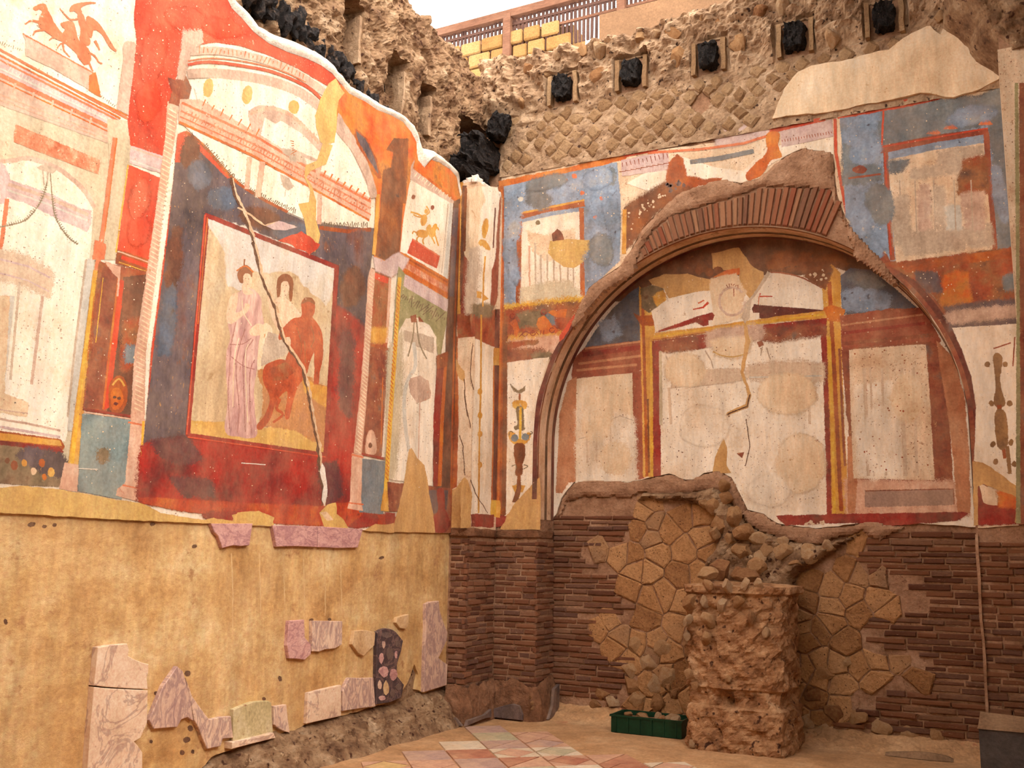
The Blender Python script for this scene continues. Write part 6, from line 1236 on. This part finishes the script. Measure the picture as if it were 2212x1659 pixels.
for i in range(6): x = -w2+.05+i*(2*w2-.1)/5; part_box('rib', [((x-.006, -d2-.009, .01), (x+.006, -d2+.002, hh-.01))], 'crate_green', cr)
for i, (x, y, s, lb) in enumerate(((-.22, -.04, (.12, .1, .07), 'pale brick chip at the left end of the green crate'), (-.10, .0, (.14, .11, .07), 'second pale rubble chip from the left in the green crate'), (-.07, -.08, (.13, .09, .06), 'front rubble chip left of the middle in the green crate'), (.05, .02, (.11, .1, .07), 'dark rubble chip in the middle of the green crate'), (.17, .03, (.17, .1, .07), 'long flat rubble chip right of the middle in the green crate'), (.12, -.09, (.12, .09, .06), 'front rubble chip right of the middle in the green crate'), (.25, -.05, (.1, .1, .06), 'rubble chip at the right end of the green crate'))):
    o = lump(None, (-3.16+x, 8.98+y, .150), s, 'rubble_chip', (rb.uniform(-.3, .3), rb.uniform(-.3, .3), rb.uniform(0, 6))); o['label'] = lb; o['category'] = 'stone'; o['group'] = 'rubble in the green crate'
o = part_box('rubble_bed', [((-w2+.016, -d2+.016, .021), (w2-.016, d2-.016, .115))], 'mortar_dark', cr); o['kind'] = 'stuff'; o['label'] = 'dusty rubble filling the crate'

# ------------------------------------------------------------------ grey plinth at the right-hand pilaster
pl_ = empty('stone_plinth', (0, 8.75, 0), label='dark grey stone plinth with pale sloping top at right edge', category='plinth')
part_box('block', [((-.39, -.50, 0), (.28, -.33, .40)), ((-.39, -.33, 0), (.03, .2, .40))], 'slate', pl_)
bm = bmesh.new(); tp = [(-.40, -.51, .40), (.28, -.51, .40), (.28, -.33, .40), (-.40, -.33, .40)]; tq = [(-.39, -.49, .42), (.28, -.49, .42), (.28, -.33, .47), (-.38, -.33, .50)]
A = [bm.verts.new(p) for p in tp]; B = [bm.verts.new(p) for p in tq]; bm.faces.new(B); bm.faces.new(A[::-1])
for i in range(4): bm.faces.new((A[i-1], A[i], B[i], B[i-1]))
bmesh.ops.recalc_face_normals(bm, faces=bm.faces); from_bm('mortar_top', bm, MC['pale_stone'], pl_)
# curved fragment lying on the floor
bm = bmesh.new(); n = 18; prof = []
for i in range(n+1):
    t = i/n; x = -1.15+t*.52; prof.append((x, 9.12-.03*math.sin(t*3.14), .02+.05*math.sin(t*3.14)**.7*(.4+.6*t)))
for a, b in zip(prof, prof[1:]):
    v = [bm.verts.new(q) for q in ((a[0], a[1]-.06, .004), (b[0], b[1]-.06, .004), (b[0], b[1]-.04, b[2]), (a[0], a[1]-.04, a[2]), (a[0], a[1]+.03, .004), (b[0], b[1]+.03, .004), (b[0], b[1]+.0, b[2]), (a[0], a[1]+.0, a[2]))]
    for f in ((0, 1, 2, 3), (3, 2, 6, 7), (7, 6, 5, 4)): bm.faces.new([v[i] for i in f])
bmesh.ops.remove_doubles(bm, verts=bm.verts, dist=.0005); bmesh.ops.recalc_face_normals(bm, faces=bm.faces)
from_bm('curved_fragment', bm, MC['pale_stone'], None, True, label='long low curved stone fragment lying on the floor right of the pier', category='fragment')

# ------------------------------------------------------------------ charred beam ends
CH = []
for k in range(4):
    bm = bmesh.new(); bmesh.ops.create_cube(bm, size=1); bmesh.ops.subdivide_edges(bm, edges=bm.edges, cuts=9, use_grid_fill=True)
    for v in bm.verts:
        c = v.co.copy(); rr = (abs(c.x*2)**4+abs(c.z*2)**4)**.25 or 1
        q = max(abs(c.x), abs(c.z))*2/rr if rr > .01 else 1
        v.co.x, v.co.z = c.x*(.55+.45*q), c.z*(.55+.45*q)
        v.co += noise.noise_vector(c*4+Vector((k*9, 0, 0)))*.16+noise.noise_vector(c*10+Vector((k*5, 0, 0)))*.09
    me = bpy.data.meshes.new('charred_beam_or_shade'); bm.to_mesh(me); bm.free(); me.materials.append(MC['char']); CH.append(me)
LB = ['first charred beam end from the corner in the back wall', 'second charred beam end from the corner in the back wall', 'middle charred beam end of the row in the back wall, pale core', 'fourth charred beam end from the corner in the back wall', 'rightmost charred beam end of the row in the back wall']
paint('socket', [(164, 124, 88), (190, 150, 112), (204, 170, 134)], 6, bump=.6, rough=.95, rand=.2)
for i, x in enumerate(BEAMX):
    o = link('charred_beam_or_shade', CH[i % 4], None, None, label=LB[i], category='beam', group='charred beam ends in the back wall'); o.location = (x, YB+.0, BEAMZ); o.scale = (.175, .26, .25); o.rotation_euler = (0, rb.uniform(-.1, .1), 0)
    for sx in (-1, 1):
        bm = bmesh.new(); bm_box(bm, (-.022, -.035, -.17), (.022, .1, .17)); bmesh.ops.subdivide_edges(bm, edges=bm.edges, cuts=2, use_grid_fill=True)
        for v in bm.verts: v.co += noise.noise_vector(v.co*9+Vector((i*3+sx, 0, 0)))*.014
        s_ = from_bm('socket_jamb', bm, MC['stone_ret'], wall_back); s_.location = (x+sx*.15, YB-.04, BEAMZ-.01)
    bm = bmesh.new(); bm_box(bm, (x-.125, YB+.085, BEAMZ-.16), (x+.125, YB+.105, BEAMZ+.16)); from_bm('socket_shade', bm, MC['shade_black'], wall_back)  # black sheet: the shade inside the socket is put into its colour
o = link('charred_beam_or_shade', CH[1], None, None, label='charred beam end tilted in the corner gap above the pilaster', category='beam'); o.location = (-4.80, 8.80, 6.17); o.scale = (.2, .3, .26); o.rotation_euler = (.2, .35, .5)
# charred timbers lying along the broken upper edge of the left wall
TB = [((4.95, 5.97), (5.52, 5.89), .15), ((5.62, 5.90), (6.16, 5.84), .13), ((6.24, 5.85), (6.72, 5.77), .09), ((6.80, 5.74), (7.2, 5.70), .06), ((5.2, 6.34), (5.95, 6.24), .12)]
TL = ['longest charred timber resting on the broken edge of the left wall', 'second charred timber along the broken edge, right of the longest', 'third charred timber along the broken edge, above the orange spandrel', 'thin rightmost charred timber on the broken edge of the left wall', 'upper charred timber behind the longest one']
for (a, b, r), lb in zip(TB, TL):
    bm = bmesh.new(); n, m_ = 70, 22; L = Vector((0, b[0]-a[0], b[1]-a[1]))
    g = []
    for i in range(n+1):
        t = i/n; c = Vector((XL-.12, a[0], a[1]))+L*t; rad = r*(.55+.45*math.sin(min(1, t*1.15+.1)*3.0)); row = []
        for j in range(m_):
            an = j*2*math.pi/m_; d = Vector((math.cos(an)*.8, 0, math.sin(an))); p = c+d*rad
            row.append(bm.verts.new(p+d*(.13*lumpy(p, 8)+.09*fbm(p*14, 4))*min(1, r*7)))
        g.append(row)
    for i in range(n):
        for j in range(m_): bm.faces.new((g[i][j-1], g[i][j], g[i+1][j], g[i+1][j-1]))
    bm.faces.new(g[0]); bm.faces.new(g[-1][::-1]); bmesh.ops.recalc_face_normals(bm, faces=bm.faces)
    from_bm('charred_timber', bm, MC['char'], None, label=lb, category='timber', group='charred timbers on the left wall')
# stone linings of the beam sockets in the left wall, black sheets behind painting their shade
for (sy, sz, sw, sh) in SOCK_L:
    bm = bmesh.new(); bm_box(bm, (XL-.32, sy-sw, sz-sh), (XL-.30, sy+sw, sz+sh)); from_bm('socket_shade', bm, MC['shade_black'], wall_left)
    bm = bmesh.new(); bm_box(bm, (XL-.30, sy+sw-.02, sz-sh*.75), (XL-.09, sy+sw+.02, sz+sh*.75)); bmesh.ops.subdivide_edges(bm, edges=bm.edges, cuts=3, use_grid_fill=True)
    for v in bm.verts: v.co += noise.noise_vector(v.co*7)*.03
    from_bm('socket_jamb', bm, MC['rubble_grey'], wall_left)
for q, s in (((XL+.0, 8.72, 5.86), (.3, .5, .34)), ((XL-.02, 8.55, 5.62), (.26, .5, .2))):  # black lumps added to stand for the dark, empty corner gap
    o = link('charred_beam_or_shade', CH[2], None, None, label='added black lump standing for the shaded gap above the corner pilaster' if s[2] > .3 else 'low added black lump standing for shade just above the pilaster crown', category='beam'); o.location = q; o.scale = s

# ------------------------------------------------------------------ beyond the back wall: parapet, fence, roof frame
YF = 12.0
YF = YF
wp = pil_box('wall_parapet', (-9, YF+.05, 5), (-5.38, YF+.5, 9.22), MC['tuff_yellow'], kind='structure')
rp2 = random.Random(5); z = 8.62
for j in range(3):
    x = -8.2+(.15 if j % 2 else 0)
    while x < -5.6:
        L = rp2.uniform(.26, .42); top_ = 9.16 - max(0, (x+7.2)*.03)
        if True:
            bm = bmesh.new(); bm_box(bm, (-L/2+.012, -.05, -.105), (L/2-.012, .1, .105)); bmesh.ops.bevel(bm, geom=bm.edges[:], offset=.02, segments=1, affect='EDGES'); o = from_bm('block', bm, MC['tuff_yellow'], wp); o.location = (x+L/2, YF+.02+rp2.uniform(-.015, .015), z+.12)
        x += L
    z += .235
wpr = pil_box('wall_parapet_right', (-4.91, YF-.1, 5), (1.5, YF+.1, 9.17), MC['wall_far'], kind='structure')
fe = empty('fence_screen', (-6.2, YF, 8.6), label='brown slatted fence screen above the parapet under the roof', category='fence')
def fbox(nm, a, b, mat, par):
    bm = bmesh.new(); bm_box(bm, Vector(a)-par.location, Vector(b)-par.location); return from_bm(nm, bm, MC[mat], par)
fbox('top_rail', (-8.4, YF-.06, 9.54), (-2.5, YF+.06, 9.66), 'timber', fe); fbox('middle_rail', (-8.4, YF-.0, 9.42), (-2.5, YF+.05, 9.46), 'picket', fe); fbox('bottom_rail', (-8.4, YF+.0, 9.24), (-2.5, YF+.04, 9.28), 'timber', fe)
for x in (-6.42, -4.6): fbox('post', (x-.06, YF-.07, 8.9), (x+.06, YF+.05, 9.6), 'timber', fe)
x = -8.3
while x < -3.0:
    bm = bmesh.new(); bm_box(bm, (-.02, -.012, -.34), (.02, .012, .30+rb.uniform(-.03, .05))); o = from_bm('picket', bm, MC['picket'], fe); o.location = Vector((x, YF+.02, 9.24))-fe.location; o.rotation_euler = (0, rb.uniform(-.03, .03), 0); x += .066
rf = empty('roof_frame', (-6, 13, 9.6), label='pale timber roof rafter above the fence', category='rafter')
fbox('rafter', (-6.50, 12.05, 9.62), (-6.40, 18, 9.72), 'timber', rf)

# rough dark masonry in the upper right-hand corner
def urc(u, v):
    z = 5.72+v*1.6; xl = .05-.40*min(1, max(0, (z-5.76)/.55))**.8+.05*fbm(Vector((2, 3, z*4))); x = xl+u*(.5-xl)
    p = Vector((x, 8.5, z)); k = min(1, u*4); return Vector((x, YB-.02-(YB-8.42)*k**.6-.06*lumpy(p, 6)*k, z))
rough('upper_masonry', 40, 90, urc, MC['rubble'], wall_pr, smooth=False)
